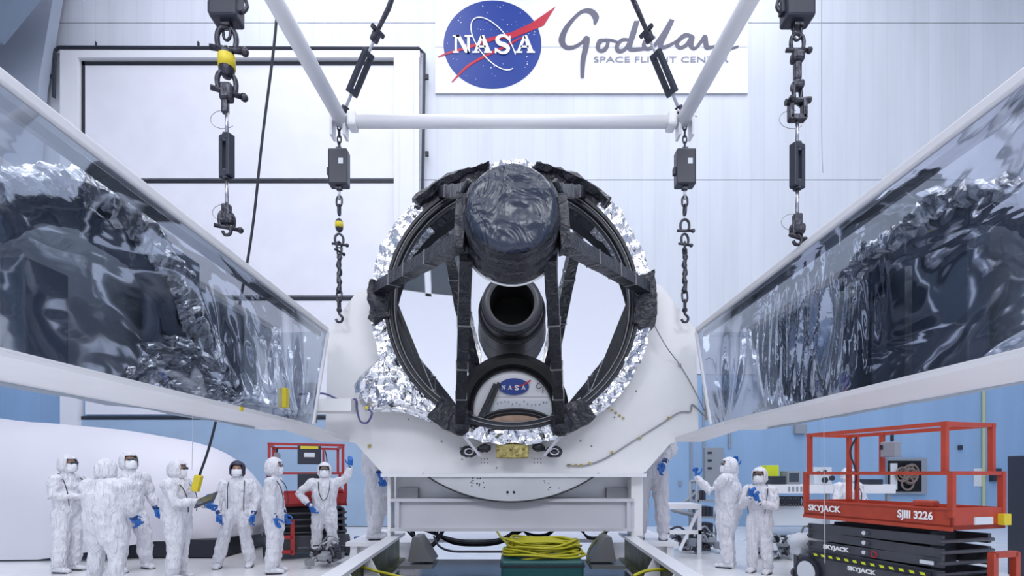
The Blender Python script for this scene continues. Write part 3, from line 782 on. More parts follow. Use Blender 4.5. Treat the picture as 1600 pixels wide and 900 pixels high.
    loft(bm, rings); jitter(bm, .03, 9, 1.1, 31); clampz(bm); obj('foil_arc', bm, M_foil, t)
    # dark band beneath, part of the imitated reflection
    bm = NB(); rings = []
    for i, p in enumerate(sp):
        d = (sp[min(i+1, len(sp)-1)]-sp[max(i-1, 0)]).normalized(); nn = V((0, -d.z, d.y))
        if nn.z > 0: nn = -nn
        c = p+nn*(.13 if s < 0 else .09)+V((s*.07, 0, 0)); wd = .06+.05*(noise.noise(p*4)+.3)
        rings.append([c+nn*wd*math.cos(b*PI/5)+V((.05*math.sin(b*PI/5), 0, 0)) for b in range(10)])
    loft(bm, rings); jitter(bm, .02, 6, .8, 12); clampz(bm); obj('reflected_dark_band', bm, M_inner, t)
    # dark boxes inside, imitating rectangular reflections in the film
    lst = [((330, 470), (372, 600)), ((235, 370), (300, 540)), ((20, 400), (90, 520))] if s < 0 else [((1225, 500), (1262, 625)), ((1330, 470), (1352, 600)), ((1440, 360), (1530, 560)), ((1375, 430), (1400, 600))]
    for (a, b) in lst:
        X = s*(TX+.40); p, q = PX(a[0], a[1], X), PX(b[0], b[1], X)
        bm = NB(); y0, y1 = sorted((p.y, q.y)); z0 = ZB+.022; z1 = max(p.z, q.z)
        box2(bm, (X-.06, y0, z0), (X+.06, y1, z1), bev=.01); obj('reflection_box', bm, M_inner, t)
    if s < 0:
        # crumpled foil heap near the tray edge
        bm = NB(); n, m = 46, 22; X = s*(TX+.14); a = PX(205, 590, X); b = PX(400, 650, X); G = []
        for i in range(n+1):
            u = i/n; yy = a.y+(b.y-a.y)*u; h = .50*math.sin(PI*min(1, u*1.05+.05))**.7*(1-.55*u)+.03
            G.append([bm.verts.new((X-.05*math.sin(PI*j/m), yy, ZL-.04+h*j/m)) for j in range(m+1)])
        for i in range(n):
            for j in range(m): bm.faces.new((G[i][j], G[i+1][j], G[i+1][j+1], G[i][j+1]))
        bm.normal_update(); jitter(bm, .06, 8, 1.2, 77); clampz(bm); obj('foil_heap', bm, M_foil, t)
        bm = NB(); box2(bm, V((-TX-.01, 4.40, EYE+.57)), V((-TX+.025, 4.47, EYE+.74)), bev=.004); obj('clamp', bm, M_yel, t)
        bm = NB(); box2(bm, V((-TX-.01, 3.70, ZB+.0)), V((-TX+.01, 3.74, ZB+.03))); obj('tag', bm, M_yel, t)
        bm = NB(); box2(bm, P(463, 642, 5.2), P(560, 628, 5.45)); obj('end_bracket', bm, M_fix, t)
        bm = NB(); box2(bm, P(476, 660, 5.6), P(496, 600, 5.68)); obj('vent_panel', bm, M_gun, t)
    else:
        bm = NB(); box2(bm, P(1106, 655, 5.55), P(1122, 612, 5.65)); box2(bm, P(1126, 652, 5.5), P(1130, 612, 5.6)); obj('vent_panel', bm, M_gun, t)
    return t
tray(-1); tray(1)
# ------------------------------------------------------------------ spreader frame and rigging
FZ = EYE+3.85; FYf = 5.6; FYn = 3.5
fr = thing('spreader_frame', 'white pipe lifting frame hanging over the telescope', 'lifting frame', (0, 4.5, FZ))
bm = NB(); tube(bm, [(-1.80, FYf, FZ), (1.80, FYf, FZ)], .068, 20); obj('cross_pipe', bm, M_pipe, fr, smooth=True)
for s in (-1, 1):
    bm = NB(); tube(bm, [(s*1.86, FYf, FZ), (s*1.96, FYn, FZ+.0)], .075, 20); obj('side_pipe', bm, M_pipe, fr, smooth=True)
    bm = NB(); x = s*1.89
    box(bm, (x, FYf, FZ), (.17, .12, .05), bev=.01); box(bm, (x-.07, FYf, FZ-.07), (.03, .13, .22), bev=.005); box(bm, (x+.07, FYf, FZ-.07), (.03, .13, .22), bev=.005)
    bar(bm, (x-.1, FYf-.05, FZ+.09), (x+.12, FYf-.05, FZ+.03), .02, .02); box(bm, (s*1.74, FYf, FZ+.0), (.10, .17, .17), bev=.03)
    obj('corner_bracket', bm, M_white, fr)
bm = NB(); tube(bm, [(-1.96, FYn, FZ), (1.96, FYn, FZ)], .068, 16); obj('cross_pipe', bm, M_pipe, fr, smooth=True)

def link_mesh():
    bm = NB(); w, h, r = .022, .042, .0085; pts = []
    for i in range(16):
        a = 2*PI*i/16; pts.append((w*math.cos(a), 0, h*math.sin(a)+(.014 if math.sin(a) > 0 else -.014)))
    tube(bm, pts, r, 6, close=True); bmesh.ops.recalc_face_normals(bm, faces=bm.faces)
    me = bpy.data.meshes.new('chain_link'); bm.to_mesh(me); bm.free(); me.materials.append(M_chain)
    for p in me.polygons: p.use_smooth = True
    return me
LINK = link_mesh()
def links(root, z1, z0, sc_=1.0, x=0, d=None, origin=None):
    L = .088*sc_; n = max(1, round((z1-z0)/L)); st = (z1-z0)/n
    for i in range(n):
        o = bpy.data.objects.new('chain_link', LINK); C.objects.link(o); o.parent = root
        if d is None:
            o.location = (x, 0, z1-st*(i+.5)); o.rotation_euler = (0, random.uniform(-.06, .06), (i % 2)*PI/2+random.uniform(-.2, .2))
        o.scale = (sc_, sc_, st/.088)
def lobj(name, bm, m, root, smooth=False): return obj(name, bm, m, root, smooth, wc=False)
def shackle(root, z, s=1.0, rz=0):
    bm = NB(); pts = [V((-.035*s, 0, -.05*s)), V((-.04*s, 0, 0)), V((-.03*s, 0, .035*s)), V((0, 0, .055*s)), V((.03*s, 0, .035*s)), V((.04*s, 0, 0)), V((.035*s, 0, -.05*s))]
    tube(bm, smoothpts(pts, 4), .012*s, 8); tube(bm, [(-.07*s, 0, -.05*s), (.075*s, 0, -.05*s)], .013*s, 8); ball(bm, (.075*s, 0, -.05*s), .02*s, 8, 6)
    bmesh.ops.rotate(bm, verts=bm.verts, matrix=Matrix.Rotation(rz, 3, 'Z')); bmesh.ops.translate(bm, verts=bm.verts, vec=(0, 0, z))
    lobj('shackle', bm, M_chain, root, True)
def rod(root, z1, z0, r=.012, m=None, x0=0): bm = NB(); tube(bm, [(x0, 0, z1), (x0, 0, z0)], r, 8); lobj('rod', bm, m or M_steel, root, True)
def hoist_ring(root, z, h, w, m=M_yel):
    bm = NB(); tube(bm, [(0, 0, z-h/2), (0, 0, z-h*.3), (0, 0, z), (0, 0, z+h*.3), (0, 0, z+h/2)], [w*.55, w, w*1.05, w, w*.5], 12)
    o = lobj('swivel', bm, M_chain, root, True)
    bm = NB(); tube(bm, [(0, 0, z-h*.2), (0, 0, z+h*.22)], w*1.1, 12); lobj('yellow_label', bm, m, o, True)
def load_cell(root, z1, z0, w, d, rz=0):
    bm = NB(); box(bm, (0, 0, (z1+z0)/2), (w, d, z1-z0), bev=.018); box(bm, (-w*.55, 0, (z1+z0)/2-.03), (.03, .05, .08), bev=.005)
    o = lobj('load_cell', bm, M_boxd, root)
    bm = NB(); box(bm, (w*.18, -d/2-.001, (z1+z0)/2+.05), (.05, .004, .06)); lobj('label_plate', bm, M_cabw, o)
    for zz in (z1+.012, z0-.012): bm = NB(); box(bm, (0, 0, zz), (.06, .05, .04)); lobj('lug', bm, M_chain, o)
def hook(root, z, s=1.0):
    bm = NB(); tube(bm, smoothpts([(0, 0, z+.07*s), (0, 0, z+.02*s), (.035*s, 0, z-.02*s), (.025*s, 0, z-.065*s), (-.015*s, 0, z-.07*s), (-.035*s, 0, z-.04*s)], 4), .014*s, 8)
    ball(bm, (0, 0, z+.06*s), .03*s, 10, 8); lobj('hook', bm, M_chain, root, True)
def turnbuckle(root, z1, z0, w=.1, rz=.3):
    bm = NB(); h = z1-z0; zc = (z1+z0)/2; R = Matrix.Rotation(rz, 3, 'Z')
    for sx in (-1, 1): box(bm, R @ V((sx*w*.34, 0, zc)), (w*.32, w*.5, h), R, bev=.006)
    for z in (z1-.02, z0+.02): box(bm, (0, 0, z), (w*.8, w*.55, .04), R, bev=.004); tube(bm, [(0, 0, z-.03), (0, 0, z+.03)], .028, 10)
    lobj('turnbuckle', bm, M_boxd, root)
def wire_loop(root, z, r):
    bm = NB(); tube(bm, [(r*math.cos(a*PI/12)-r*.3, .01, z+r*.7*math.sin(a*PI/12)) for a in range(5, 22)], .0022, 5); lobj('safety_wire', bm, M_gun, root, True)
def inner_chain(x, lab):
    t = thing('rigging_chain', lab, 'chain', (x, FYf, FZ), group='lifting chains below the frame'); z = lambda py: -(py-190)*.007
    links(t, -.02, z(233), .9); load_cell(t, z(236), z(292), .21, .13)
    rod(t, z(292), z(312), .014); links(t, z(308), z(335), 1.35)
    if x < 0: hoist_ring(t, z(352), .14, .04)
    else: shackle(t, z(352), 1.2)
    shackle(t, z(374), 1.1, .3); shackle(t, z(386), 1.0, 1.2); links(t, z(388), z(398), 1.0)
    bm = NB(); pts = [(.006*math.sin(i*1.3), .004*math.cos(i*2), z(398)-i*(z(398)-z(458))/14) for i in range(15)]
    tube(bm, pts, [.026+.007*math.sin(i*2.1) for i in range(15)], 8); lobj('sling_strap', bm, M_chain, t, True)
    links(t, z(455), z(486), 1.3); hook(t, z(493), 1.0)
inner_chain(-1.89, 'left far lifting chain with dark load cell box and yellow swivel')
inner_chain(1.89, 'right far lifting chain with dark load cell box and no yellow swivel')
def outer_chain(x, lab):
    t = thing('rigging_chain', lab, 'chain', (x, FYn, FZ), group='lifting chains below the frame'); z = lambda py: -((py-740)*.004375+3.85)
    s = -1 if x < 0 else 1
    links(t, -.05, z(-30), .9); load_cell(t, z(-22), z(36), .19, .13)
    bm = NB(); tube(bm, smoothpts([(s*-.11, 0, z(-10)), (-s*.14, 0, z(10)), (-s*.10, 0, z(20)), (-s*.06, 0, z(12))], 4), .012, 8); lobj('hook', bm, M_chain, t, True)
    links(t, z(38), z(60), 1.2)
    if s < 0:
        shackle(t, z(60), 1.5, .2); hoist_ring(t, z(98), .2, .05)
        shackle(t, z(128), 1.4, .5); bm = NB(); box(bm, (0, 0, z(145)), (.085, .07, .12), bev=.02); box(bm, (-.01, 0, z(165)), (.045, .04, .11), bev=.01); lobj('clevis', bm, M_chain, t)
        rod(t, z(176), z(212)); 
    else:
        shackle(t, z(66), 1.1); bm = NB(); box(bm, (0, 0, z(90)), (.085, .07, .07), bev=.02); box(bm, (0, 0, z(112)), (.045, .05, .13), bev=.012); box(bm, (0, 0, z(134)), (.08, .07, .06), bev=.02)
        box(bm, (-.045, 0, z(172)), (.03, .05, .14), bev=.006); box(bm, (.045, 0, z(172)), (.03, .05, .14), bev=.006); box(bm, (0, 0, z(185)), (.11, .05, .04), bev=.006); tube(bm, [(-.08, 0, z(160)), (.09, 0, z(156))], .022, 8)
        lobj('clevis', bm, M_chain, t); shackle(t, z(146), 1.2, .6); rod(t, z(188), z(226))
    a, b = (212, 278) if s < 0 else (226, 294)
    turnbuckle(t, z(a), z(b), .1, .4*s); e = 321 if s < 0 else 336
    rod(t, z(b), z(e), .012)
    bm = NB(); box(bm, (0, 0, z(e+10)), (.055, .05, .1), bev=.01); box(bm, (0, 0, z(e+22)), (.1, .06, .07), bev=.02); lobj('clevis', bm, M_chain, t)
    shackle(t, z(e+22), 1.1, .5); hook(t, z(e+33), .8); wire_loop(t, z(e+10), .08); wire_loop(t, z(185), .09)
outer_chain(-1.95, 'left near lifting chain with yellow swivel, turnbuckle and open hook')
outer_chain(1.95, 'right near lifting chain with square clevis and turnbuckle')

def sling(s, lab):
    A = V((s*1.87, FYf, FZ+.03)); H = V((0, 4.55, FZ+2.93)); d = (H-A).normalized(); T = (H-A).length
    t = thing('rigging_sling', lab, 'sling', A, group='slings above the frame')
    def at(px): # param by image x
        q = (abs(px-800))/F
        return (abs(A.x)-q*A.y)/((d.x*-s)+q*d.y*1.0) if True else 0
    def seg(px): return d*at(px)
    R = d.to_track_quat('Z', 'Y').to_matrix()
    def pl(z, bm): bmesh.ops.rotate(bm, verts=bm.verts, matrix=R); bmesh.ops.translate(bm, verts=bm.verts, vec=d*z); return bm
    L = [at(x) for x in ((535, 541, 553, 575, 583, 600, 640) if s < 0 else (1065, 1059, 1047, 1025, 1017, 1000, 960))]
    bm = NB(); box(bm, (0, 0, 0), (.08, .06, .16), bev=.015); lobj('clevis', pl(L[0]+.02, bm), M_chain, t)
    bm = NB(); tube(bm, [(0, 0, 0), (0, 0, L[2]-L[0])], .016, 8); lobj('rod', pl(L[0], bm), M_steel, t)
    bm = NB(); h = .44; box(bm, (-.042, 0, 0), (.04, .06, h), bev=.006); box(bm, (.042, 0, 0), (.04, .06, h), bev=.006); box(bm, (0, 0, h/2-.03), (.12, .065, .05), bev=.005); box(bm, (0, 0, -h/2+.03), (.12, .065, .05), bev=.005)
    lobj('turnbuckle', pl((L[2]+L[3])/2-.02, bm), M_boxd, t)
    bm = NB(); tube(bm, [(0, 0, 0), (0, 0, .3)], .014, 8); lobj('rod', pl(L[3]-.03, bm), M_steel, t)
    bm = NB(); box(bm, (0, 0, 0), (.09, .06, .12), bev=.02); tube(bm, [(-.08, 0, .05), (.08, 0, .05)], .025, 8); lobj('shackle', pl(L[4]+.06, bm), M_chain, t)
    bm = NB(); z0 = L[4]+.12; n = 12; tube(bm, [(.008*math.sin(i*2), .008*math.cos(i*2.4), (T-z0)*i/n) for i in range(n+1)], [.022+.005*(i % 2) for i in range(n+1)], 8); lobj('wire_rope', pl(z0, bm), M_chain, t)
sling(-1, 'left slanted sling with open turnbuckle rising over the lifting frame')
sling(1, 'right slanted sling with turnbuckle rising in front of the banner')
bm = NB(); H = V((0, 4.55, FZ+2.93))
ball(bm, H, (.25, .15, .2), 16, 10); tube(bm, [H, H+V((0, 0, CEIL-H.z))], .03, 8); tag(obj('crane_hook', bm, M_yel), 'crane hook block above the lifting frame', 'hook')
# crane pendant cable
cp = thing('crane_pendant', 'black crane cable hanging down to a yellow hand control near the technicians', 'crane control', P(310, 745, 7.4))
bm = NB(); tube(bm, smoothpts([P(434, -120, 6.6), P(432, 30, 6.75), P(410, 215, 6.95), P(388, 400, 7.15), P(338, 655, 7.35), P(312, 742, 7.4)], 8), .018, 8); obj('cable', bm, M_black, cp, smooth=True)
bm = NB(); box(bm, P(308, 755, 7.4), (.10, .08, .24), Matrix.Rotation(.25, 3, 'Y'), bev=.012); obj('button_box', bm, M_yel, cp)
# guide wires
bm = NB()
tube(bm, smoothpts([P(1284, -40, 3.6), P(1284, 200, 3.6), P(1286, 270, 3.6)], 4), .0025, 5); tag(obj('guide_wire', bm, M_gun), 'thin grey wire beside the right near lifting chain', 'wire')
bm = NB(); tube(bm, [V((-2.3, 3.69, ZB)), P(300, 735, 3.69)], .002, 5); tag(obj('guide_wire', bm, M_cabw), 'thin pale wire hanging below the left tray', 'wire')
bm = NB(); tube(bm, [V((2.35, 3.86, ZB)), P(1289, 880, 3.86)], .002, 5); tag(obj('guide_wire', bm, M_cabw), 'thin pale wire hanging in front of the orange lift', 'wire')

# ------------------------------------------------------------------ cables on the fixture
def cable(name, lab, pts, r, m, tags=(), tm=None, n=8):
    bm = NB(); sp = smoothpts(pts, n); tube(bm, sp, r, 6); o = tag(obj(name, bm, m, smooth=True), lab, 'cable')
    for p in tags:
        bm = NB(); box(bm, p, (.03, .02, .03), bev=.004); obj('tape_tag', bm, tm or M_gold, o)
    return o
y = FY-.02
cable('fixture_cable', 'grey cable with yellow tape tags crossing the right side of the face plate', [P(885, 727, y), P(915, 727, y), P(948, 715, y), P(985, 692, y), P(1030, 664, y), P(1060, 645, y), P(1078, 643, y), P(1082, 632, y), P(1100, 650, y)], .009, M_gun,
      [P(890, 727, y-.01), P(900, 727, y-.01), P(908, 727, y-.01), P(922, 724, y-.01), P(956, 707, y-.01), P(1000, 684, y-.01), P(1045, 653, y-.01)])
cable('fixture_cable', 'thin grey cable sagging from the telescope ring to the right tray', [P(1018, 500, 5.6), P(1040, 540, 5.6), P(1062, 570, y), P(1080, 600, y), P(1100, 640, y), P(1106, 655, y)], .006, M_gun, [P(1062, 570, y)], M_gun)
cable('fixture_cable', 'purple cable looping from the left tray to the foil skirt connector', [P(468, 616, 5.1), P(505, 615, 5.3), P(530, 625, 5.35), P(543, 628, 5.35), P(556, 624, 5.35), P(558, 640, 5.35), P(563, 658, 5.35), P(574, 660, 5.35), P(581, 646, 5.35), P(576, 640, 5.38)], .011, M_purple, [P(573, 637, 5.36)], M_yel)
cable('fixture_cable', 'short thin black cable under the left tray end', [P(445, 640, 5.05), P(470, 645, 5.2), P(490, 648, 5.3), P(494, 655, 5.3), P(480, 663, 5.2), P(455, 662, 5.1)], .005, M_black)
bm = NB()
for i in range(6): box(bm, P(944+i*6, 633+i*4, FY-.01), (.025, .02, .02))
tag(obj('tape_mark', bm, M_gold), 'diagonal row of small dark yellow tape marks on the face plate', 'tape')
bm = NB(); box(bm, P(577, 697, FY-.01), (.035, .02, .035)); tag(obj('tape_mark', bm, M_gold), 'single yellow tape square low on the left face plate', 'tape')
# cable clutter under the beam
def hank(x0, x1, y0, sag, Y, k, r, m, lab):
    bm = NB()
    for i in range(k):
        o = random.uniform(-3, 3); q = random.uniform(-.12, .12)
        tube(bm, smoothpts([P(x0+o*2, y0, Y+q), P(x0+(x1-x0)*.25, y0+sag*.8+o, Y+q), P((x0+x1)/2, y0+sag+o, Y+q), P(x0+(x1-x0)*.78, y0+sag*.8+o, Y+q), P(x1+o*2, y0-2, Y+q)], 5), r, 6)
    tag(obj('cable_bundle', bm, m, smooth=True), lab, 'cables', kind='stuff')
hank(668, 815, 828, 21, 5.9, 30, .017, M_black, 'thick sagging bundle of black cables under the cross beam')
hank(812, 868, 826, 12, 5.9, 5, .009, M_black, 'thin black cables drooping above the yellow coil')
hank(905, 950, 826, 14, 5.8, 4, .01, M_black, 'black cables drooping beside the right foot wedge')
hank(640, 690, 828, 26, 5.75, 5, .012, M_black, 'black cables drooping beside the left foot wedge')
cable('floor_cable', 'black cable running from the left foot wedge to the green case', [P(678, 838, 5.5), P(686, 853, 5.4), P(705, 861, 5.3), P(740, 862, 5.3), P(790, 862, 5.3)], .012, M_black)
cable('floor_cable', 'olive cable curving by the right foot wedge', [P(946, 830, 5.5), P(926, 850, 5.4), P(918, 870, 5.3), P(924, 888, 5.2)], .014, M_olive)
gc = thing('equipment_case', 'dark green case under the coiled yellow cable', 'case', P(845, 905, 4.95))
bm = NB(); box2(bm, (-.10, 4.7, EYE-1.04), (.66, 5.25, EYE-.80), bev=.02); obj('body', bm, M_green, gc)
bm = NB(); box2(bm, (-.11, 4.69, EYE-.86), (.67, 5.26, EYE-.84)); obj('lid_seam', bm, M_black, gc)
bm = NB(); random.seed(5)
for i in range(13):
    rx = .36+random.uniform(-.06, .03); ry = .24+random.uniform(-.05, .03); z = EYE-.78+i*.0115; cx = .30+random.uniform(-.03, .03)
    tl = random.uniform(-.12, .12)
    tube(bm, [V((cx+rx*math.cos(a*PI/18), 4.98+ry*math.sin(a*PI/18), z+rx*tl*math.cos(a*PI/18)+.012*math.sin(a*PI/6+i))) for a in range(36)], .0125, 6, close=True)
for i in range(7):
    y0 = 4.85+i*.04; tube(bm, smoothpts([(.02, y0, EYE-.70), (.15, y0-.06, EYE-.645), (.35, y0-.03, EYE-.64), (.5, y0+.05, EYE-.67), (.58, y0+.1, EYE-.7)], 4), .0125, 6)
tube(bm, smoothpts([P(775, 828, 5.8), P(785, 842, 5.4), P(800, 852, 5.1), P(830, 856, 4.9)], 5), .0125, 6)
tag(obj('cable_coil', bm, M_ywire, smooth=True), 'big coil of yellow cable lying on the dark green case', 'cable')
cable('floor_cable', 'yellow green cable looping over the right rail gusset', [P(990, 900, 3.9), P(1010, 892, 4.0), P(1035, 890, 4.1), P(1055, 893, 4.1)], .013, M_ywire)
cable('floor_cable', 'yellow green cable lying on the left rail flange', [P(560, 884, 4.3), P(590, 893, 4.3), P(612, 898, 4.2), P(640, 905, 4.2)], .013, M_ywire)
# ------------------------------------------------------------------ people in coveralls
def capsule(bm, pts, rad, n=12):
    """closed tapered tube with rounded ends; rad entries may be (rx, ry)"""
    pts = [V(p) for p in pts]; rings = []; m = len(pts)
    rad = [r if isinstance(r, tuple) else (r, r) for r in rad]
    d0 = (pts[1]-pts[0]).normalized(); d1 = (pts[-1]-pts[-2]).normalized()
    P2 = []; R2 = []
    for k in (80, 50, 22):
        a = math.radians(k); P2.append(pts[0]-d0*min(rad[0])*math.sin(a)); R2.append((rad[0][0]*math.cos(a), rad[0][1]*math.cos(a)))
    P2 += pts; R2 += rad
    for k in (22, 50, 80):
        a = math.radians(k); P2.append(pts[-1]+d1*min(rad[-1])*math.sin(a)); R2.append((rad[-1][0]*math.cos(a), rad[-1][1]*math.cos(a)))
    for i, p in enumerate(P2):
        d = (P2[min(i+1, len(P2)-1)]-P2[max(i-1, 0)])
        d = d.normalized() if d.length > 1e-6 else d0
        x = V((0, 1, 0)).cross(d)
        if x.length < .2: x = V((1, 0, 0))-d*d.x
        x.normalize(); yv = d.cross(x).normalized()
        rings.append([p+x*R2[i][0]*math.cos(2*PI*j/n)+yv*R2[i][1]*math.sin(2*PI*j/n) for j in range(n)])
    return loft(bm, rings)
def remesh(o, vox, disp=0.0, seed=0.0, size=.12, smooth_it=3):
    r = o.modifiers.new('r', 'REMESH'); r.mode = 'VOXEL'; r.voxel_size = vox; r.use_smooth_shade = True
    s = o.modifiers.new('s', 'SMOOTH'); s.factor = .6; s.iterations = smooth_it
    if disp:
        key = 'wrk%.2f' % size
        t = bpy.data.textures.get(key) or bpy.data.textures.new(key, 'CLOUDS'); t.noise_scale = size; t.noise_depth = 3
        d = o.modifiers.new('d', 'DISPLACE'); d.texture = t; d.strength = disp; d.mid_level = .5; d.texture_coords = 'LOCAL'
def hand_bm(W, Fd, Pn, s, side, curl=.35, pose='relax'):
    """W wrist, Fd finger direction, Pn palm normal"""
    Fd = Fd.normalized(); Pn = (Pn-Fd*Pn.dot(Fd)).normalized(); X = Fd.cross(Pn)*side   # thumb side
    bm = NB()
    capsule(bm, [W, W+Fd*.035*s, W+Fd*.085*s], [(.028*s, .024*s), (.036*s, .02*s), (.04*s, .017*s)][0:3], 10)
    lens = [.072, .08, .075, .058]; offs = [.030, .010, -.011, -.030]
    for i in range(4):
        b = W+Fd*.085*s+X*offs[i]*s; cu = curl*(1+.15*i); L = lens[i]*s; p = b; d = Fd.copy(); pts = [b]
        for q, fr_ in enumerate((.45, .3, .25)):
            d = (Matrix.Rotation(cu*(.6+.5*q), 3, X*1.0) @ d) if True else d
            if d.dot(Pn) < Fd.dot(Pn): d = d
            p = p+d*L*fr_; pts.append(p)
        capsule(bm, pts, [.0105*s, .010*s, .009*s, .0075*s], 8)
    b = W+Fd*.03*s+X*.03*s; p1 = b+(X*.7+Fd*.6+Pn*.25).normalized()*.045*s; p2 = p1+(X*.25+Fd*.9+Pn*.3).normalized()*.035*s
    capsule(bm, [b, p1, p2], [.014*s, .011*s, .009*s], 8)
    return bm
BODY_CACHE = {}
def person(px, Y, H, face, label, pose=None, wf=1.0, z0=0.0, hood='white', glasses=True, gloves=(1, 1), glove_f=(None, None), strap=None, suit=None, mask=True, head_turn=0.0, head_tilt=0.0, bend=0.0, spread=.11, step=(0, 0)):
    """face: heading in degrees, 0 looks at the camera, + turns to picture right"""
    suit = suit or M_suit; pose = pose or {}
    s = H/1.78; loc = V(((px-800)/F*Y, Y, z0))
    t = thing('person', label, 'person', loc, D(face))
    Rb = Matrix.Rotation(bend, 3, 'X')  # lean forward about hips (local -Y is front)
    hip = V((0, 0, .95))
    def up(v): v = V(v); return (hip+Rb @ (v-hip))*s if v.z > .95 else v*s
    neck = V((0, .0, 1.48)); hc = V((0, -.015, 1.655))
    sh = [V((-.19*wf, 0, 1.42)), V((.19*wf, 0, 1.42))]
    el = [V(pose.get('el0', (-.27*wf, .03, 1.15))), V(pose.get('el1', (.27*wf, .03, 1.15)))]
    wr = [V(pose.get('wr0', (-.28*wf, -.06, .90))), V(pose.get('wr1', (.28*wf, -.06, .90)))]
    hp = [V((-.095, 0, .92)), V((.095, 0, .92))]
    kn = [V(pose.get('kn0', (-spread, -.02, .50))), V(pose.get('kn1', (spread, -.02, .50)))]
    an = [V(pose.get('an0', (-spread*1.15, .02, .09))), V(pose.get('an1', (spread*1.15, .02, .09)))]
    # body (continuous)
    bm = NB()
    ball(bm, up(hc), (.078*s, .098*s, .118*s), 18, 14); capsule(bm, [up(neck+V((0, 0, -.08))), up(hc+V((0, .01, -.08)))], [.06*s, .055*s], 12)
    ball(bm, up(hc+V((0, -.102, -.012))), (.013*s, .016*s, .022*s), 8, 6); ball(bm, up(hc+V((0, -.085, -.075))), (.03*s, .02*s, .022*s), 8, 6)
    for q in (-1, 1): ball(bm, up(hc+V((q*.078, .005, -.01))), (.012*s, .02*s, .03*s), 8, 6)
    capsule(bm, [up((0, 0, 1.0)), up((0, 0, 1.2)), up((0, 0, 1.38))], [(.12*s, .09*s), (.12*s, .09*s), (.14*s, .09*s)], 12)
    for q in (0, 1):
        capsule(bm, [up(sh[q]), up(el[q]) if el[q].z > .0 else el[q]*s, up(wr[q]) if wr[q].z > 0 else wr[q]*s], [.045*s, .038*s, .028*s], 8)
        capsule(bm, [hp[q]*s, kn[q]*s, an[q]*s], [.08*s, .055*s, .04*s], 8)
    Mh = Matrix.Translation(up(neck)) @ Matrix.Rotation(D(head_turn), 4, 'Z') @ Matrix.Rotation(D(head_tilt), 4, 'X') @ Matrix.Translation(-up(neck))
    for v in bm.verts:
        if v.co.z > up(neck).z+.04*s and abs(v.co.x) < .12*s and (v.co-up(hc)).length < .2*s: v.co = Mh @ v.co
    b = obj('body', bm, M_skin, t, True, wc=False); remesh(b, .014*s, smooth_it=1)
    # coverall
    bm = NB(); w_ = wf
    capsule(bm, [up((0, .01, .93)), up((0, .01, 1.05)), up((0, .012, 1.2)), up((0, .012, 1.32)), up((0, .01, 1.40))],
            [(.185*s*w_, .155*s*w_), (.19*s*w_, .155*s*w_), (.20*s*w_, .155*s*w_), (.205*s*w_, .15*s*w_), (.17*s*w_, .12*s*w_)], 18)
    capsule(bm, [up(sh[0]), up((0, .01, 1.43)), up(sh[1])], [.075*s, .09*s, .075*s], 12)
    capsule(bm, [up((0, .01, 1.4)), up((0, .0, 1.53))], [.10*s, .085*s], 12)
    for q in (0, 1):
        e = up(el[q]); wv = up(wr[q]); sv = up(sh[q])
        capsule(bm, [sv, sv.lerp(e, .5), e, e.lerp(wv, .45), wv], [.088*s*w_, .085*s, .078*s, .072*s, .046*s], 12)
        h, k_, a = hp[q]*s, kn[q]*s, an[q]*s
        capsule(bm, [h+V((0, 0, .0)), h.lerp(k_, .5), k_, k_.lerp(a, .5), a+V((0, 0, .04*s))], [(.118*s*w_, .135*s*w_), (.112*s*w_, .12*s*w_), (.10*s, .105*s), (.10*s, .10*s), (.088*s, .09*s)], 12)
    cv = obj('coverall', bm, suit, t, True, wc=False); remesh(cv, .017*s, .055*s, size=.11)
    # zip seam
    # overboots
    for q in (0, 1):
        a = an[q]*s; bm = NB()
        capsule(bm, [a+V((0, .05*s, -.035*s)), a+V((0, -.05*s, -.04*s)), a+V((0, -.17*s, -.055*s))], [(.058*s, .05*s), (.062*s, .05*s), (.052*s, .034*s)], 12)
        capsule(bm, [a+V((0, .01*s, -.02*s)), a+V((0, .01*s, .12*s))], [.062*s, .068*s], 12)
        for v in bm.verts: v.co.z = max(v.co.z, .004)
        bo = obj('overboot', bm, suit, t, True, wc=False); remesh(bo, .011*s, .01)
        bm = NB(); capsule(bm, [V((a.x, a.y+.05*s, .012)), V((a.x, a.y-.17*s, .012))], [(.062*s, .012), (.056*s, .012)], 12); obj('sole', bm, M_strap, bo, True, wc=False)
    # hood: shell with an eye slot
    c = hc+V((0, .012, .0)); hr = V((.118, .135, .148))*s; bm = NB(); U, Vn = 36, 26; G = []
    for i in range(Vn+1):
        th = PI*i/Vn*.86; row = []
        for j in range(U):
            a = 2*PI*j/U; fl = 1+(.10 if i > Vn*.72 else 0)
            row.append(bm.verts.new(up(c)+V((hr.x*math.sin(th)*math.sin(a)*fl, -hr.y*math.sin(th)*math.cos(a)*fl, hr.z*math.cos(th)))))
        G.append(row)
    for i in range(Vn):
        th = (i+.5)/Vn*.86*180
        for j in range(U):
            a = (j+.5)/U*360; a = a-360 if a > 180 else a
            if 62 < th < 126 and abs(a) < 50: continue
            bm.faces.new((G[i][j], G[i][(j+1) % U], G[i+1][(j+1) % U], G[i+1][j]))
    for v in [v for v in bm.verts if not v.link_faces]: bm.verts.remove(v)
    for v in bm.verts: v.co += noise.noise_vector(v.co*14+V((px, 0, 0)))*.006
    bmesh.ops.transform(bm, matrix=Mh, verts=bm.verts)
    ho = obj('hood', bm, M_hoodk if hood == 'navy' else suit, t, True, wc=False)
    so = ho.modifiers.new('t', 'SOLIDIFY'); so.thickness = .008; so.offset = 1
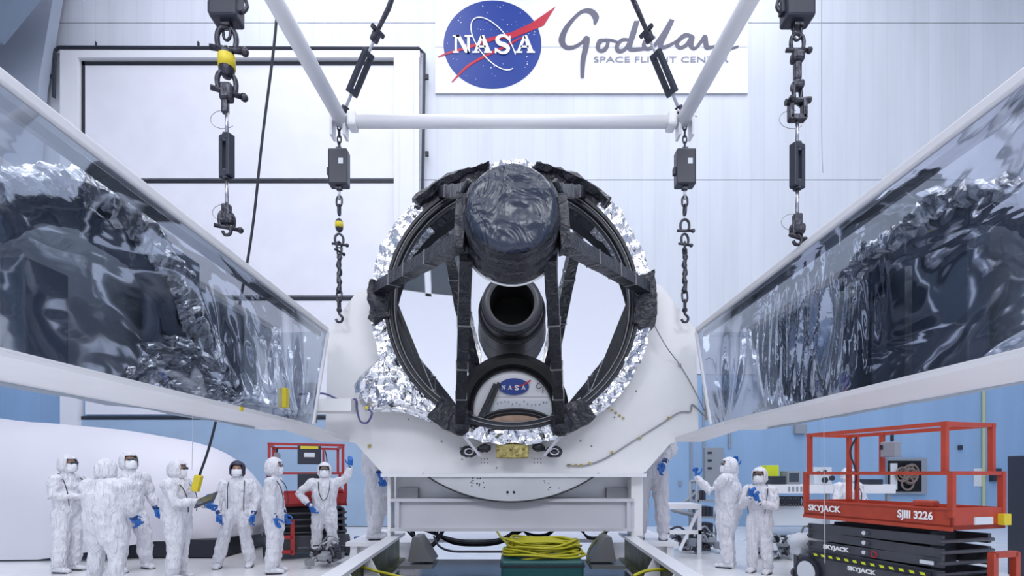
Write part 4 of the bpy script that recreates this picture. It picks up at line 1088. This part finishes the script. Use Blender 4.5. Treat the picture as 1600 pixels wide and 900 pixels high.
    if mask:
        bm = NB(); G = []
        for i in range(9):
            v_ = i/8; row = []
            for j in range(13):
                a = D(-62+124*j/12); z = .005-.125*v_; r = .107-.02*(abs(v_-.45)*1.2)**2
                row.append(bm.verts.new(up(hc+V((r*.92*math.sin(a), -(r+.012*math.cos(a*1.5)*(1-abs(v_-.4)))*math.cos(a)-.004, z-.0)))))
            G.append(row)
        for i in range(8):
            for j in range(12): bm.faces.new((G[i][j], G[i+1][j], G[i+1][j+1], G[i][j+1]))
        bmesh.ops.transform(bm, matrix=Mh, verts=bm.verts)
        mo = obj('face_mask', bm, M_mask, t, True, wc=False); so = mo.modifiers.new('t', 'SOLIDIFY'); so.thickness = .004
    bm = NB()
    for q in (-1, 1):
        ball(bm, up(hc+V((q*.032, -.088, .018))), (.012*s, .01*s, .008*s), 8, 6)
    bmesh.ops.transform(bm, matrix=Mh, verts=bm.verts); obj('eyes', bm, mat('eye_dark', (.03, .02, .02), .2), t, True, wc=False)
    if glasses:
        bm = NB()
        for q in (-1, 1): box(bm, up(hc+V((q*.036, -.108, .02))), (.058*s, .008*s, .036*s), bev=.008)
        bar(bm, up(hc+V((-.075, -.098, .026))), up(hc+V((.075, -.098, .026))), .008, .008)
        bmesh.ops.transform(bm, matrix=Mh, verts=bm.verts); obj('safety_glasses', bm, M_glass, t, wc=False)
    # gloves
    for q in (0, 1):
        if not gloves[q]: continue
        W = up(wr[q]); e = up(el[q]); Fd = glove_f[q] or (W-e).normalized(); Fd = V(Fd)
        Pn = V(pose.get('pn%d' % q, (1 if q == 0 else -1, 0, 0)))
        if abs(Fd.normalized().dot(Pn.normalized())) > .9: Pn = V((0, -1, 0))
        bm = hand_bm(W+Fd.normalized()*.02*s, Fd, Pn, s*1.28, 1 if q == 0 else -1, pose.get('curl%d' % q, .4))
        g = obj('glove', bm, M_glove, t, True, wc=False); remesh(g, .0055*s, smooth_it=1)
        bm = NB(); ax = (W-e).normalized(); tube(bm, [W-ax*.045*s, W+ax*.015*s], [.05*s, .04*s], 12); obj('glove_cuff', bm, mat('glove_cuff_navy', (.01, .05, .2), .5), g, True, wc=False)
    if strap == 'front':
        bm = NB(); lw = .1
        tube(bm, smoothpts([up((-.08, .06, 1.50)), up((-.115, -.06, 1.46)), up((-.125, -.165*w_, 1.33)), up((-.12, -.178*w_, 1.15)), up((-.12, -.175*w_, 1.0))], 5), .007*s, 6)
        tube(bm, smoothpts([up((.08, .06, 1.50)), up((.115, -.06, 1.46)), up((.125, -.165*w_, 1.33)), up((.12, -.178*w_, 1.15)), up((.12, -.175*w_, .95))], 5), .007*s, 6)
        obj('strap', bm, M_strap, t, True, wc=False)
    if strap == 'loop':
        bm = NB(); tube(bm, smoothpts([up((-.08, .05, 1.5)), up((-.1, -.08, 1.45)), up((-.09, -.172*w_, 1.3)), up((-.05, -.19*w_, 1.16)), up((0, -.19*w_, 1.11)), up((.06, -.19*w_, 1.18)), up((.09, -.172*w_, 1.3)), up((.1, -.08, 1.45)), up((.08, .05, 1.5))], 5), .007*s, 6)
        obj('strap', bm, M_strap, t, True, wc=False)
    if strap == 'side':
        bm = NB()
        for q in (-1, 1): tube(bm, smoothpts([up((q*.07, .09, 1.50)), up((q*.12, .0, 1.5)), up((q*.16, -.12*w_, 1.38)), up((q*.15, -.17*w_, 1.2)), up((q*.13, -.17*w_, 1.02))], 5), .007*s, 6)
        obj('strap', bm, M_strap, t, True, wc=False)
    if strap == 'collar':
        bm = NB(); tube(bm, smoothpts([up((-.13, .0, 1.52)), up((-.1, .09, 1.515)), up((0, .125, 1.50)), up((.1, .09, 1.515)), up((.13, .0, 1.52))], 5), .009*s, 6); obj('strap', bm, M_strap, t, True, wc=False)
    return t, up
# left group
person(105, 8.1, 1.83, 84, 'person in white coverall at far left, turned right with arms folded', dict(el0=(-.26, -.02, 1.18), wr0=(.0, -.22, 1.16), el1=(.26, -.02, 1.18), wr1=(.06, -.2, 1.08)), gloves=(0, 0), strap='side')
person(202, 8.15, 1.87, 62, 'tall person in white coverall standing behind the person seen from the back, looking up right', dict(el1=(.30, .02, 1.18), wr1=(.36, -.03, .93), el0=(-.27, 0, 1.15), wr0=(-.12, -.27, .86), kn1=(.2, -.02, .5), an1=(.24, .02, .09)), wf=1.05, head_tilt=-8, strap=None)
person(165, 6.85, 1.72, 168, 'broad person in white coverall seen from behind, black strap at the collar', dict(el0=(-.33, -.05, 1.2), wr0=(-.26, -.2, .98), el1=(.36, -.08, 1.2), wr1=(.3, -.18, .95)), wf=1.48, gloves=(1, 0), strap='collar', glasses=False, spread=.16)
person(277, 7.5, 1.73, 98, 'person in white coverall facing right, holding a dark tablet, neck strap', dict(el0=(-.27, -.1, 1.15), wr0=(-.12, -.38, 1.18), el1=(.27, -.1, 1.15), wr1=(.12, -.36, 1.1), curl0=.7, curl1=.7), wf=1.25, strap='side', glasses=True)
person(371, 8.5, 1.74, 20, 'person in white coverall with navy hood and white mask, legs apart, facing the camera', dict(el0=(-.30, .03, 1.17), wr0=(-.27, -.06, .92), el1=(.30, .03, 1.17), wr1=(.25, -.06, .90), kn0=(-.2, -.02, .5), an0=(-.29, 0, .09), kn1=(.13, -.02, .5), an1=(.19, 0, .09)), hood='navy', glasses=False, strap='front')
person(428, 8.0, 1.78, 100, 'person in white coverall facing right, in front of the red lift, one arm hanging', dict(el0=(-.22, .0, 1.15), wr0=(-.20, -.06, .90), el1=(.2, .0, 1.15), wr1=(.18, -.1, .92)), strap='side', spread=.09)
person(507, 9.2, 1.73, 17, 'person in white coverall facing the camera, hand on hip and other arm raised', dict(el0=(-.44, .02, 1.22), wr0=(-.24, -.12, 1.02), el1=(.38, -.02, 1.50), wr1=(.46, -.05, 1.72), pn1=(0, -1, 0)), glove_f=(V((.5, -.3, -.8)), V((0, -.05, 1))), wf=1.1, strap='loop', spread=.13)
person(587, 6.75, 1.74, 100, 'person in pale coverall standing on the deck behind the left edge of the face plate', dict(kn0=(-.1, -.08, .5), kn1=(.1, .05, .5)), z0=DZ, suit=M_suit_shade, gloves=(1, 1), wf=1.05)
person(1018, 6.75, 1.74, -15, 'person in shaded coverall, legs visible right of the cross beam', dict(el0=(-.25, -.1, 1.2), wr0=(-.3, -.3, 1.3), el1=(.27, .0, 1.22), wr1=(.16, -.16, 1.02)), z0=DZ, suit=M_suit_shade, spread=.13)
# right group
person(1137, 8.5, 1.80, 238, 'person in white coverall turned away to the left, both gloved hands raised to head height', dict(el0=(-.50, .0, 1.40), wr0=(-.52, .04, 1.62), el1=(.30, -.22, 1.24), wr1=(.28, -.42, 1.46), pn0=(1, 0, 0), pn1=(-1, 0, 0), curl1=.8, curl0=.3), glove_f=(V((.0, .0, 1)), V((0, -.2, 1))), wf=1.35, head_turn=20, head_tilt=-8)
person(1187, 8.0, 1.63, -42, 'shorter person in white coverall with mask, gloved hands together at the chest', dict(el0=(-.26, -.08, 1.12), wr0=(-.06, -.30, 1.30), el1=(.26, -.08, 1.12), wr1=(.05, -.28, 1.22), curl0=.8, curl1=.8), glove_f=(V((.2, -.3, .9)), V((-.2, -.2, .9))), strap='side')
person(1325, 9.5, 1.64, 8, 'person in white coverall seen between the rails of the orange lift', dict(el0=(-.3, -.05, 1.12), wr0=(-.15, -.28, 1.1), el1=(.3, -.05, 1.12), wr1=(.15, -.28, 1.1)), wf=1.15, glasses=True, strap='front')
# tablet held by the fourth person
tb = thing('tablet', 'dark tablet held out by the person facing right', 'tablet', P(322, 782, 7.4))
bm = NB(); Rt = Euler((0, D(-22), 0)).to_matrix() @ Euler((D(35), 0, 0)).to_matrix(); box(bm, P(322, 781, 7.25), (.30, .22, .02), Rt, bev=.006); obj('case', bm, M_boxd, tb)
bm = NB(); box(bm, P(322, 781, 7.25)+Rt @ V((0, 0, .012)), (.25, .17, .004), Rt); obj('screen', bm, M_glass, tb)

# ------------------------------------------------------------------ scissor lifts
def scissor_lift(name_lab, loc, rz, mo, L=1.9, Wd=.81, group='scissor lifts', words=True):
    """local: x along length (0 = near corner side), y across; origin at base"""
    t = thing('scissor_lift', name_lab, 'lift', loc, rz, group)
    def B(name, m, boxes, par=t, bev=0.0):
        bm = NB()
        for a, b in boxes: box2(bm, a, b, bev=bev)
        return obj(name, bm, m, par, wc=False)
    B('chassis', M_lgrey, [((-.02, 0, .12), (L+.1, Wd, .42))], bev=.015)
    for i, (x, yy) in enumerate(((.18, 0), (L-.1, 0), (.18, Wd), (L-.1, Wd))):
        bm = NB(); o_ = -.06 if yy == 0 else .06
        lathe(bm, [(.0001, o_*1.0-.01), (.15, o_-.01), (.20, o_), (.20, o_+.08*(1 if yy == 0 else -1)), (.0001, o_+.08*(1 if yy == 0 else -1))], (x, yy, .2), n=24); w_ = obj('wheel', bm, M_black, t, wc=False)
        bm = NB(); lathe(bm, [(.0001, o_*1.25), (.10, o_*1.25), (.15, o_*1.0-.012*(1 if yy == 0 else -1))], (x, yy, .2), n=20); obj('hub', bm, M_cabw, w_, wc=False)
    # folded scissor arms
    zs = [.46, .58, .70, .82]
    for i, z in enumerate(zs):
        for yy in (0.02, Wd-.07):
            bm = NB(); bar(bm, (.12, yy+.03, z+(.012 if i % 2 else -.012)), (L-.05, yy+.03, z+(-.012 if i % 2 else .012)), .05, .108); obj('scissor_arm', bm, M_lgrey, t, wc=False)
    for x in (.12, L/2, L-.08):
        for z in zs: bm = NB(); tube(bm, [(x, -.01, z), (x, Wd+.01, z)], .022, 8); obj('pivot_pin', bm, M_lgrey, t, wc=False)
    bm = NB()
    for i in range(13):
        x = .25+i*.115; prism(bm, [(x, -.022, .435), (x+.05, -.022, .435), (x+.065, -.022, .465), (x+.015, -.022, .465)], (0, .004, 0))
    obj('caution_stripe', bm, M_neon, t, wc=False)
    bm = NB(); box2(bm, (.2, -.018, .42), (L-.1, 0, .48)); obj('stripe_backing', bm, M_black, t, wc=False)
    bm = NB(); box2(bm, (.35, .2, .15), (L-.3, Wd-.2, .9)); obj('hydraulic_core', bm, M_black, t, wc=False)
    # platform
    zf, zt = .955, 1.185
    bm = NB(); box2(bm, (0, 0, zf), (L, Wd, zf+.05)); box2(bm, (0, 0, zf), (L, .025, zt)); box2(bm, (0, Wd-.025, zf), (L, Wd, zt)); box2(bm, (0, 0, zf), (.025, Wd, zt)); box2(bm, (L-.025, 0, zf), (L, Wd, zt))
    box2(bm, (-.01, -.012, zf-.012), (L+.01, .0, zf+.03)); box2(bm, (-.01, -.012, zt-.02), (L+.01, 0, zt)); pf = obj('platform', bm, mo, t, wc=False)
    zm, z2 = 1.555, 2.085; r = .021
    # lower half rails
    for x, yy in ((.02, .02), (L-.02, .02), (.02, Wd-.02), (L-.02, Wd-.02)):
        bm = NB(); bar(bm, (x, yy, zt-.1), (x, yy, zm+.02), .055, .055, up=V((1, 0, 0))); obj('rail_post', bm, mo, t, wc=False)
    for a, b in (((0, .02), (L, .02)), ((0, Wd-.02), (L, Wd-.02)), ((0.02, 0), (.02, Wd)), ((L-.02, 0), (L-.02, Wd))):
        bm = NB(); bar(bm, (a[0], a[1], zm), (b[0], b[1], zm), .04, .04); obj('mid_rail', bm, mo, t, wc=False)
    ins = .11
    for x, yy in ((ins, .06), (L-.04, .06), (L*.72, Wd-.04), (ins, Wd-.03), (L-.04, Wd-.04)):
        bm = NB(); bar(bm, (x, yy, zm), (x, yy, z2), .05, .05, up=V((1, 0, 0))); obj('rail_post', bm, mo, t, wc=False)
    for a, b in (((ins-.03, .06), (L, .06)), ((ins-.03, Wd-.03), (L, Wd-.03)), ((ins, .03), (ins, Wd)), ((L-.04, .03), (L-.04, Wd))):
        bm = NB(); bar(bm, (a[0], a[1], z2), (b[0], b[1], z2), .045, .045); obj('top_rail', bm, mo, t, wc=False)
    # near end: step ladder, plates
    bm = NB()
    for yy in (Wd-.42, Wd-.08): box2(bm, (-.16, yy-.035, .1), (-.10, yy+.035, .72))
    for z in (.70, .42, .16): box2(bm, (-.16, Wd-.42, z-.03), (-.10, Wd-.08, z+.03))
    obj('ladder', bm, mo, t, wc=False)
    bm = NB(); box2(bm, (-.012, .32, zf+.05), (0, .60, zf+.13)); obj('warning_label', bm, M_cabw, t, wc=False)
    bm = NB(); box2(bm, (-.06, Wd-.12, zf+.04), (0, Wd-.01, zf+.16)); obj('amber_lamp', bm, M_yel, t, wc=False)
    bm = NB(); box2(bm, (.22, .04, zt-.01), (.44, .16, zt+.07), bev=.02); obj('tool_tray', bm, mo, t, wc=False)
    # control box on far part
    x = L*.62
    bm = NB(); box2(bm, (x-.08, Wd-.16, z2-.32), (x+.12, Wd-.06, z2-.12), bev=.01); cb = obj('control_box', bm, M_cabg, t, wc=False)
    bm = NB(); tube(bm, [(x, Wd-.11, z2-.12), (x, Wd-.11, z2-.03)], .02, 8); box2(bm, (x+.08, Wd-.17, z2-.22), (x+.12, Wd-.165, z2-.16)); obj('joystick', bm, M_black, cb, wc=False)
    bm = NB(); box2(bm, (x+.2, .35, zt-.02), (x+.24, .39, z2-.02)); obj('post_cover', bm, mo, t, wc=False)
    bm = NB(); tube(bm, smoothpts([(x+.2, .34, z2-.05), (x+.26, .30, z2-.25), (x+.2, .33, z2-.5), (x+.24, .36, z2-.75)], 5), .012, 6); obj('control_cable', bm, M_black, t, wc=False)
    return t
LA = P(1488, 828, 5.36); rz = math.atan2(1.79, -.53)   # local +x runs from near corner to far end
lift = scissor_lift('orange scissor lift with dark folded arms, parked at right', (LA.x, LA.y, 0), rz, M_orange, L=1.87)
# the side seen by the camera must be local y=0 : mirror across length
lift.scale = (1, -1, 1)
def lift_text(root, txt, size, x, z, m, par=None, sx=1.15, yoff=.016, bold=.004):
    # write text so it reads from the camera side; local frame is mirrored in y, so the reading direction is -x
    o = text_obj('lettering', txt, size, m, (x, -yoff, z), (-1, 0, 0), (0, 0, 1), None, ext=.001, sx=sx, bold=bold)
    o.parent = root
lift_text(lift, 'SKYJACK', .105, 1.78, 1.05, M_logow)
lift_text(lift, 'SJIII 3226', .12, .56, 1.05, M_logow, sx=.85)
lift_text(lift, 'SKYJACK', .07, 1.55, .555, M_logow, sx=1.3, yoff=.01)
lift_text(lift, 'SKYJACK', .07, 1.2, .33, M_logow, sx=1.3, yoff=.004)
bm = NB()
for z in (.82, .70, .58): lathe(bm, [(.0001, -.012), (.025, -.012), (.025, 0)], (.98, 0, z), n=12)
box2(bm, (.18, -.012, .56), (.32, .0, .60)); obj('arm_sticker', bm, M_cabw, lift, wc=False)
bm = NB(); lathe(bm, [(.028, -.014), (.04, -.014), (.04, 0)], (.85, 0, .575), n=16); obj('round_warning_sticker', bm, M_red, lift, wc=False)
l2 = scissor_lift('red scissor lift behind the people at left, seen end on', (-3.1, 9.6, 0), D(112), M_lred, L=1.75, Wd=1.35)
bm = NB(); box2(bm, (-.03, .45, 1.72), (.03, .85, 2.06), bev=.01); cb = obj('ground_control_panel', bm, M_boxd, l2, wc=False)
bm = NB(); box2(bm, (-.035, .5, 2.0), (-.03, .8, 2.05)); obj('yellow_label', bm, M_yel, cb, wc=False)
bm = NB(); box2(bm, (-.035, .56, 1.85), (-.03, .74, 1.93)); obj('white_label', bm, M_cabw, cb, wc=False)
bm = NB(); box2(bm, (-.03, .42, 1.25), (.03, .85, 1.55), bev=.01); obj('manual_box', bm, M_boxd, l2, wc=False)

# ------------------------------------------------------------------ white draped object at left
tp = thing('covered_equipment', 'huge rounded object under a smooth white cover behind the people at left', 'cover', (-9, 11.5, 0))
bm = NB(); n, m = 60, 26; G = []
top = smoothpts([P(-260, 640, 10.6), P(-60, 648, 10.6), P(60, 660, 10.6), P(150, 668, 10.6), P(250, 680, 10.6), P(310, 694, 10.6), P(350, 712, 10.6), P(380, 738, 10.6), P(402, 775, 10.6), P(410, 812, 10.6), P(408, 836, 10.6)], 6)
for i, p in enumerate(top):
    u = i/(len(top)-1); row = []; pxx = 800+p.x/10.6*F; h0 = .03+.29*max(0, min(1, (pxx-170)/140)); hgt = p.z-h0
    for j in range(m+1):
        v = j/m; a = -PI/2+PI*v*.98  # front bottom -> top -> back
        ca, sa = math.cos(a*.5-PI/4) if False else 0, 0
        th = PI*v
        yy = 10.6-1.6*min(1, hgt/2.2)*math.cos(th)*1.0; z = h0+hgt*max(0, math.sin(th))**.55
        row.append(bm.verts.new((p.x-.15*math.cos(th)*0, yy, z)))
    G.append(row)
for i in range(len(top)-1):
    for j in range(m): bm.faces.new((G[i][j], G[i+1][j], G[i+1][j+1], G[i][j+1]))
bm.normal_update()
for v in bm.verts:
    k_ = max(0, 1-v.co.z/1.6); v.co += v.normal*(.05*noise.noise(v.co*.9)+.10*k_*noise.noise(V((v.co.x*3.2+v.co.z*2, v.co.z*5, 0))))
obj('cover', bm, M_tarp, tp, smooth=True)
bm = NB(); box2(bm, (P(240, 0, 10.6).x, 9.35, .02), (P(400, 0, 10.6).x, 11.4, .34)); obj('base_frame', bm, M_black, tp)

# ------------------------------------------------------------------ far right equipment
bk = thing('equipment_cabinet', 'tall black cabinet at the right edge', 'cabinet', (9.3, 8.8, 0))
bm = NB(); p = P(1574, 0, 7.9).x; box2(bm, (p, 7.2, 0), (p+1.0, 7.9, P(0, 710, 7.2).z), bev=.01); obj('body', bm, M_boxd, bk)
bm = NB(); box2(bm, (p-.005, 7.19, EYE-.46), (p+1.0, 7.2, EYE-.43)); obj('seam', bm, M_steel, bk)
bm = NB(); box2(bm, (p+.12, 7.18, EYE-.35), (p+.95, 7.19, EYE+.15)); obj('door', bm, M_lgrey, bk)
def wallbox(name, lab, cat, a, b, dep, m, extra=None):
    t = thing(name, lab, cat, P((a[0]+b[0])/2, b[1], WALL_Y-.05)); bm = NB(); q0, q1 = P(a[0], b[1], WALL_Y-dep), P(b[0], a[1], WALL_Y-.002)
    bm = NB(); box2(bm, (P(a[0], 0, WALL_Y).x, WALL_Y-dep, P(0, b[1], WALL_Y).z), (P(b[0], 0, WALL_Y).x, WALL_Y-.002, P(0, a[1], WALL_Y).z), bev=.01); obj('body', bm, m, t); return t
t = wallbox('electrical_panel', 'grey electrical panel on the blue-lit wall behind the raised hands', 'panel', (1098, 700), (1126, 760), .2, M_cabg)
bm = NB()
for yy in (706, 718, 730): box2(bm, P(1106, yy+3, WALL_Y-.22), P(1112, yy, WALL_Y-.2))
obj('switch', bm, M_boxd, t)
t = wallbox('wall_cabinet', 'recessed wall cabinet full of coiled brown hoses, behind the orange lift', 'cabinet', (1383, 716), (1443, 772), .14, M_cabg)
bm = NB(); box2(bm, P(1388, 768, WALL_Y-.16), P(1439, 720, WALL_Y-.14)); obj('opening', bm, M_vdark, t)
bm = NB(); random.seed(9)
for i in range(9):
    cx, cy, r = random.uniform(1408, 1428), random.uniform(735, 757), random.uniform(5, 12)
    tube(bm, [P(cx+r*math.cos(a*PI/9), cy+r*1.1*math.sin(a*PI/9), WALL_Y-.18-.01*i) for a in range(18)], .03, 6, close=True)
obj('hose_coil', bm, mat('hose_brown', (.22, .17, .15), .5), t)
bm = NB(); box2(bm, P(1392, 765, WALL_Y-.19), P(1401, 724, WALL_Y-.16)); obj('white_tank', bm, M_cabw, t)
wallbox('wall_socket', 'small dark box high on the blue-lit wall right of the hose cabinet', 'socket', (1496, 696), (1501, 703), .08, M_boxd)
wallbox('wall_phone', 'dark wall phone on the blue-lit wall near the right rails', 'phone', (1545, 732), (1558, 752), .15, M_boxd)
wallbox('notice_sheet', 'white sheet on the blue-lit wall beside the dark wall phone', 'notice', (1521, 732), (1537, 760), .02, M_cabw)
wallbox('wall_vent', 'grey vent box just under the right tray', 'vent', (1239, 664), (1256, 678), .15, M_cabg)
wallbox('wall_socket', 'small dark socket low on the blue-lit wall left of the electrical panel', 'socket', (1060, 751), (1064, 759), .06, M_cabg)
bm = NB(); tube(bm, [P(1537, 560, WALL_Y-.05), P(1537, 800, WALL_Y-.05)], .035, 8); tag(obj('wall_conduit', bm, mat('conduit_yellow', (.5, .55, .3), .5)), 'pale yellow vertical conduit on the blue-lit wall at right', 'conduit')
for x in (1080, 1100, 1140): 
    bm = NB(); tube(bm, [P(x, 600, WALL_Y-.05), P(x, 800 if x < 1100 else 700, WALL_Y-.05)], .03, 8); tag(obj('wall_conduit', bm, M_cabg), {1080: 'thin grey conduit left of the electrical panel', 1100: 'thin grey conduit rising from the electrical panel left corner', 1140: 'thin grey conduit right of the electrical panel'}[x], 'conduit')
# bench with instruments
BY = 12.5
bn = thing('workbench', 'long white workbench against the blue-lit wall at right', 'bench', P(1230, 0, BY).xy.to_3d())
bz = P(0, 757, BY).z; x0, x1 = P(1196, 0, BY).x, P(1400, 0, BY).x
bm = NB(); box2(bm, (x0, BY, bz-.22), (x1, BY+.8, bz), bev=.01); obj('top', bm, M_white, bn)
bm = NB()
for i in range(4): box2(bm, (x0+.55+i*.1, BY-.01, bz-.17), (x0+.6+i*.1, BY, bz-.05))
obj('outlet', bm, M_cabg, bn)
for x in (x0+.1, x0+1.6, x1-.1):
    bm = NB(); box2(bm, (x-.04, BY+.1, 0), (x+.04, BY+.18, bz-.22)); obj('leg', bm, M_cabg, bn)
bm = NB(); box2(bm, (x0, BY+.3, .25), (x1, BY+.75, .8)); obj('under_shelf', bm, M_cabw, bn)
def inst(name, lab, cat, a, b, m, Y=BY+.2, face=None):
    t = thing(name, lab, cat, (P((a[0]+b[0])/2, 0, Y).x, Y, bz)); bm = NB(); q = P(a[0], b[1], Y); r_ = P(b[0], a[1], Y)
    box2(bm, (q.x, Y, bz+.001), (r_.x, Y+.35, r_.z), bev=.01); obj('body', bm, m, t)
    if face: bm = NB(); box2(bm, (q.x+.05, Y-.01, bz+.06), (r_.x-.05, Y, r_.z-.05)); obj('display', bm, face, t)
    return t
inst('storage_bin', 'bright yellow bin on the bench beside the shorter person', 'bin', (1198, 727), (1217, 757), M_neon, BY+.42)
inst('instrument_box', 'low black box on the bench in front of the yellow bin', 'instrument', (1206, 744), (1228, 757), M_boxd, BY+.02)
inst('monitor', 'grey monitor with dark screen on the bench', 'monitor', (1230, 736), (1251, 757), M_cabg, face=M_glass)
t = inst('instrument_rack', 'pale control rack with round black dials behind the orange rails', 'instrument', (1272, 730), (1300, 757), M_cabw, BY)
bm = NB()
for x, yy, r in ((1288, 750, 4.5), (1299, 747, 4), (1278, 738, 2), (1288, 736, 2)): lathe(bm, [(.0001, -.05), (r*.0155, -.05), (r*.0155, 0)], P(x, yy, BY), n=14)
obj('dial', bm, M_boxd, t)
inst('instrument_box', 'small dark box on the bench right of the person behind the lift', 'instrument', (1358, 749), (1380, 757), M_boxd, BY)
bm = NB(); random.seed(4)
for i in range(14):
    x = 1200+i*4.0; tube(bm, [P(x+3*math.cos(a*PI/7), 783+7*math.sin(a*PI/7), BY+.1) for a in range(14)], .022, 6, close=True)
tag(obj('cable_coils', bm, M_dark, smooth=True), 'row of dark cable loops hanging under the white bench front', 'cables', kind='stuff')
# hose heap and pallet truck-like gear on the floor
def heap(lab, cx, cy, wx, Y, n, seed, ms):
    random.seed(seed); t = thing('equipment_pile', lab, 'equipment', (P(cx, 0, Y).x, Y, 0)); base = P(cx, 0, Y).x; wm = wx*Y/F
    for k_, m in enumerate(ms):
        bm = NB()
        for i in range(n):
            p = V((base+random.uniform(-wm, wm), Y+random.uniform(-.3, .3), random.uniform(.06, .34))); q = p+V((random.uniform(-.35, .35), random.uniform(-.2, .2), random.uniform(-.05, .12)))
            if i % 3 == 0: box(bm, p, (random.uniform(.08, .25), .15, random.uniform(.06, .16)), Euler((0, random.uniform(-.4, .4), random.uniform(0, 3))).to_matrix(), bev=.01)
            else: tube(bm, smoothpts([p, (p+q)/2+V((0, 0, random.uniform(0, .12))), q], 4), random.uniform(.012, .03), 6)
        tag(obj(['metal_fittings', 'hoses', 'covers'][k_], bm, m, t), kind='stuff')
heap('tangle of grey and black gear on the floor behind the raised-hands person', 1092, 845, 32, 10.2, 22, 1, [M_chain, M_cabg])
heap('tangle of dark fittings and pale hoses on the floor left of the orange lift', 1232, 850, 40, 9.4, 40, 2, [M_chain, M_cabg, M_cabw])
heap('small pile of metal fittings at the feet of the hand-on-hip person', 508, 868, 18, 8.6, 16, 3, [M_chain, M_gun])
hb = thing('wheeled_machine', 'pale rounded machine on small wheels just left of the orange lift', 'machine', P(1268, 0, 7.6).xy.to_3d())
bm = NB(); c = P(1262, 846, 7.6); ball(bm, c, (.28, .25, .14), 20, 12); box2(bm, c+V((-.2, -.15, -.2)), c+V((.2, .15, 0)), bev=.03); obj('body', bm, M_cabw, hb, smooth=True)
bm = NB(); tube(bm, smoothpts([c+V((-.1, 0, .1)), c+V((-.05, 0, .22)), c+V((.05, 0, .2)), c+V((.1, 0, .1))], 4), .015, 6); obj('handle', bm, M_gun, hb)
for dx in (-.16, .16):
    bm = NB(); box2(bm, (c.x+dx-.02, 7.55, .1), (c.x+dx+.02, 7.65, c.z-.15)); lathe(bm, [(.0001, -.03), (.08, -.03), (.08, .03), (.0001, .03)], (c.x+dx, 7.6, .08), n=16); obj('wheel', bm, M_lgrey, hb)
# step stand behind right
st = thing('step_stand', 'low white step stand with diagonal brace behind the shaded coverall person', 'stand', P(1060, 0, 9.5).xy.to_3d())
a = P(1036, 790, 9.5); b = P(1090, 790, 9.5)
bm = NB(); box2(bm, (a.x, 9.3, a.z-.05), (b.x, 9.9, a.z+.04)); obj('tread', bm, M_white, st)
bm = NB()
for x in (a.x+.03, b.x-.03): box2(bm, (x-.03, 9.3, 0), (x+.03, 9.36, a.z-.05))
box2(bm, (a.x, 9.3, .45), (b.x, 9.36, .52)); bar(bm, (a.x+.25, 9.33, .15), (b.x-.05, 9.33, a.z-.08), .04, .05); obj('leg', bm, M_white, st)
rl = thing('handrail_stand', 'grey tubular handrail standing left of the raised-hands person', 'railing', P(1082, 0, 10.5).xy.to_3d())
bm = NB()
for x in (1078, 1088): tube(bm, [P(x, 858, 10.5), P(x, 752, 10.5)], .03, 8)
tube(bm, [P(1078, 752, 10.5), P(1088, 752, 10.5)], .03, 8); tube(bm, [P(1052, 800, 10.5), P(1092, 765, 10.5)], .03, 8); tube(bm, [P(1050, 796, 10.5), P(1088, 806, 10.5)], .05, 8); obj('frame', bm, M_cabg, rl, smooth=True)
for o in bpy.data.objects:
    if o.name.startswith('handrail_stand'): pass
# dark shelf cart beside it
sh_ = thing('shelf_cart', 'grey shelf cart loaded with dark parts behind the raised-hands person', 'cart', P(1105, 0, 10.9).xy.to_3d())
bm = NB(); a = P(1090, 0, 10.9).x; b = P(1120, 0, 10.9).x
for z in (.25, .6, .95): box2(bm, (a, 10.9, z), (b, 11.4, z+.04))
for x in (a, b-.03): box2(bm, (x, 10.9, 0), (x+.03, 10.94, 1.25))
obj('shelf_frame', bm, M_cabg, sh_)
bm = NB()
for i in range(10): box2(bm, (a+.03+.08*(i % 4), 10.92, .29+.35*(i // 4)), (a+.1+.08*(i % 4), 11.3, .29+.35*(i // 4)+.2))
obj('parts_box', bm, M_boxd, sh_)
# blue flag shoe covers near left lift post
bm = NB(); box2(bm, P(553, 852, 8.8), P(563, 838, 8.9)); box2(bm, P(555, 881, 8.8), P(560, 850, 8.9)); tag(obj('small_bin', bm, mat('navy_bin', (.01, .03, .25), .5)), 'small navy blue post left of the pale coverall person', 'bin')
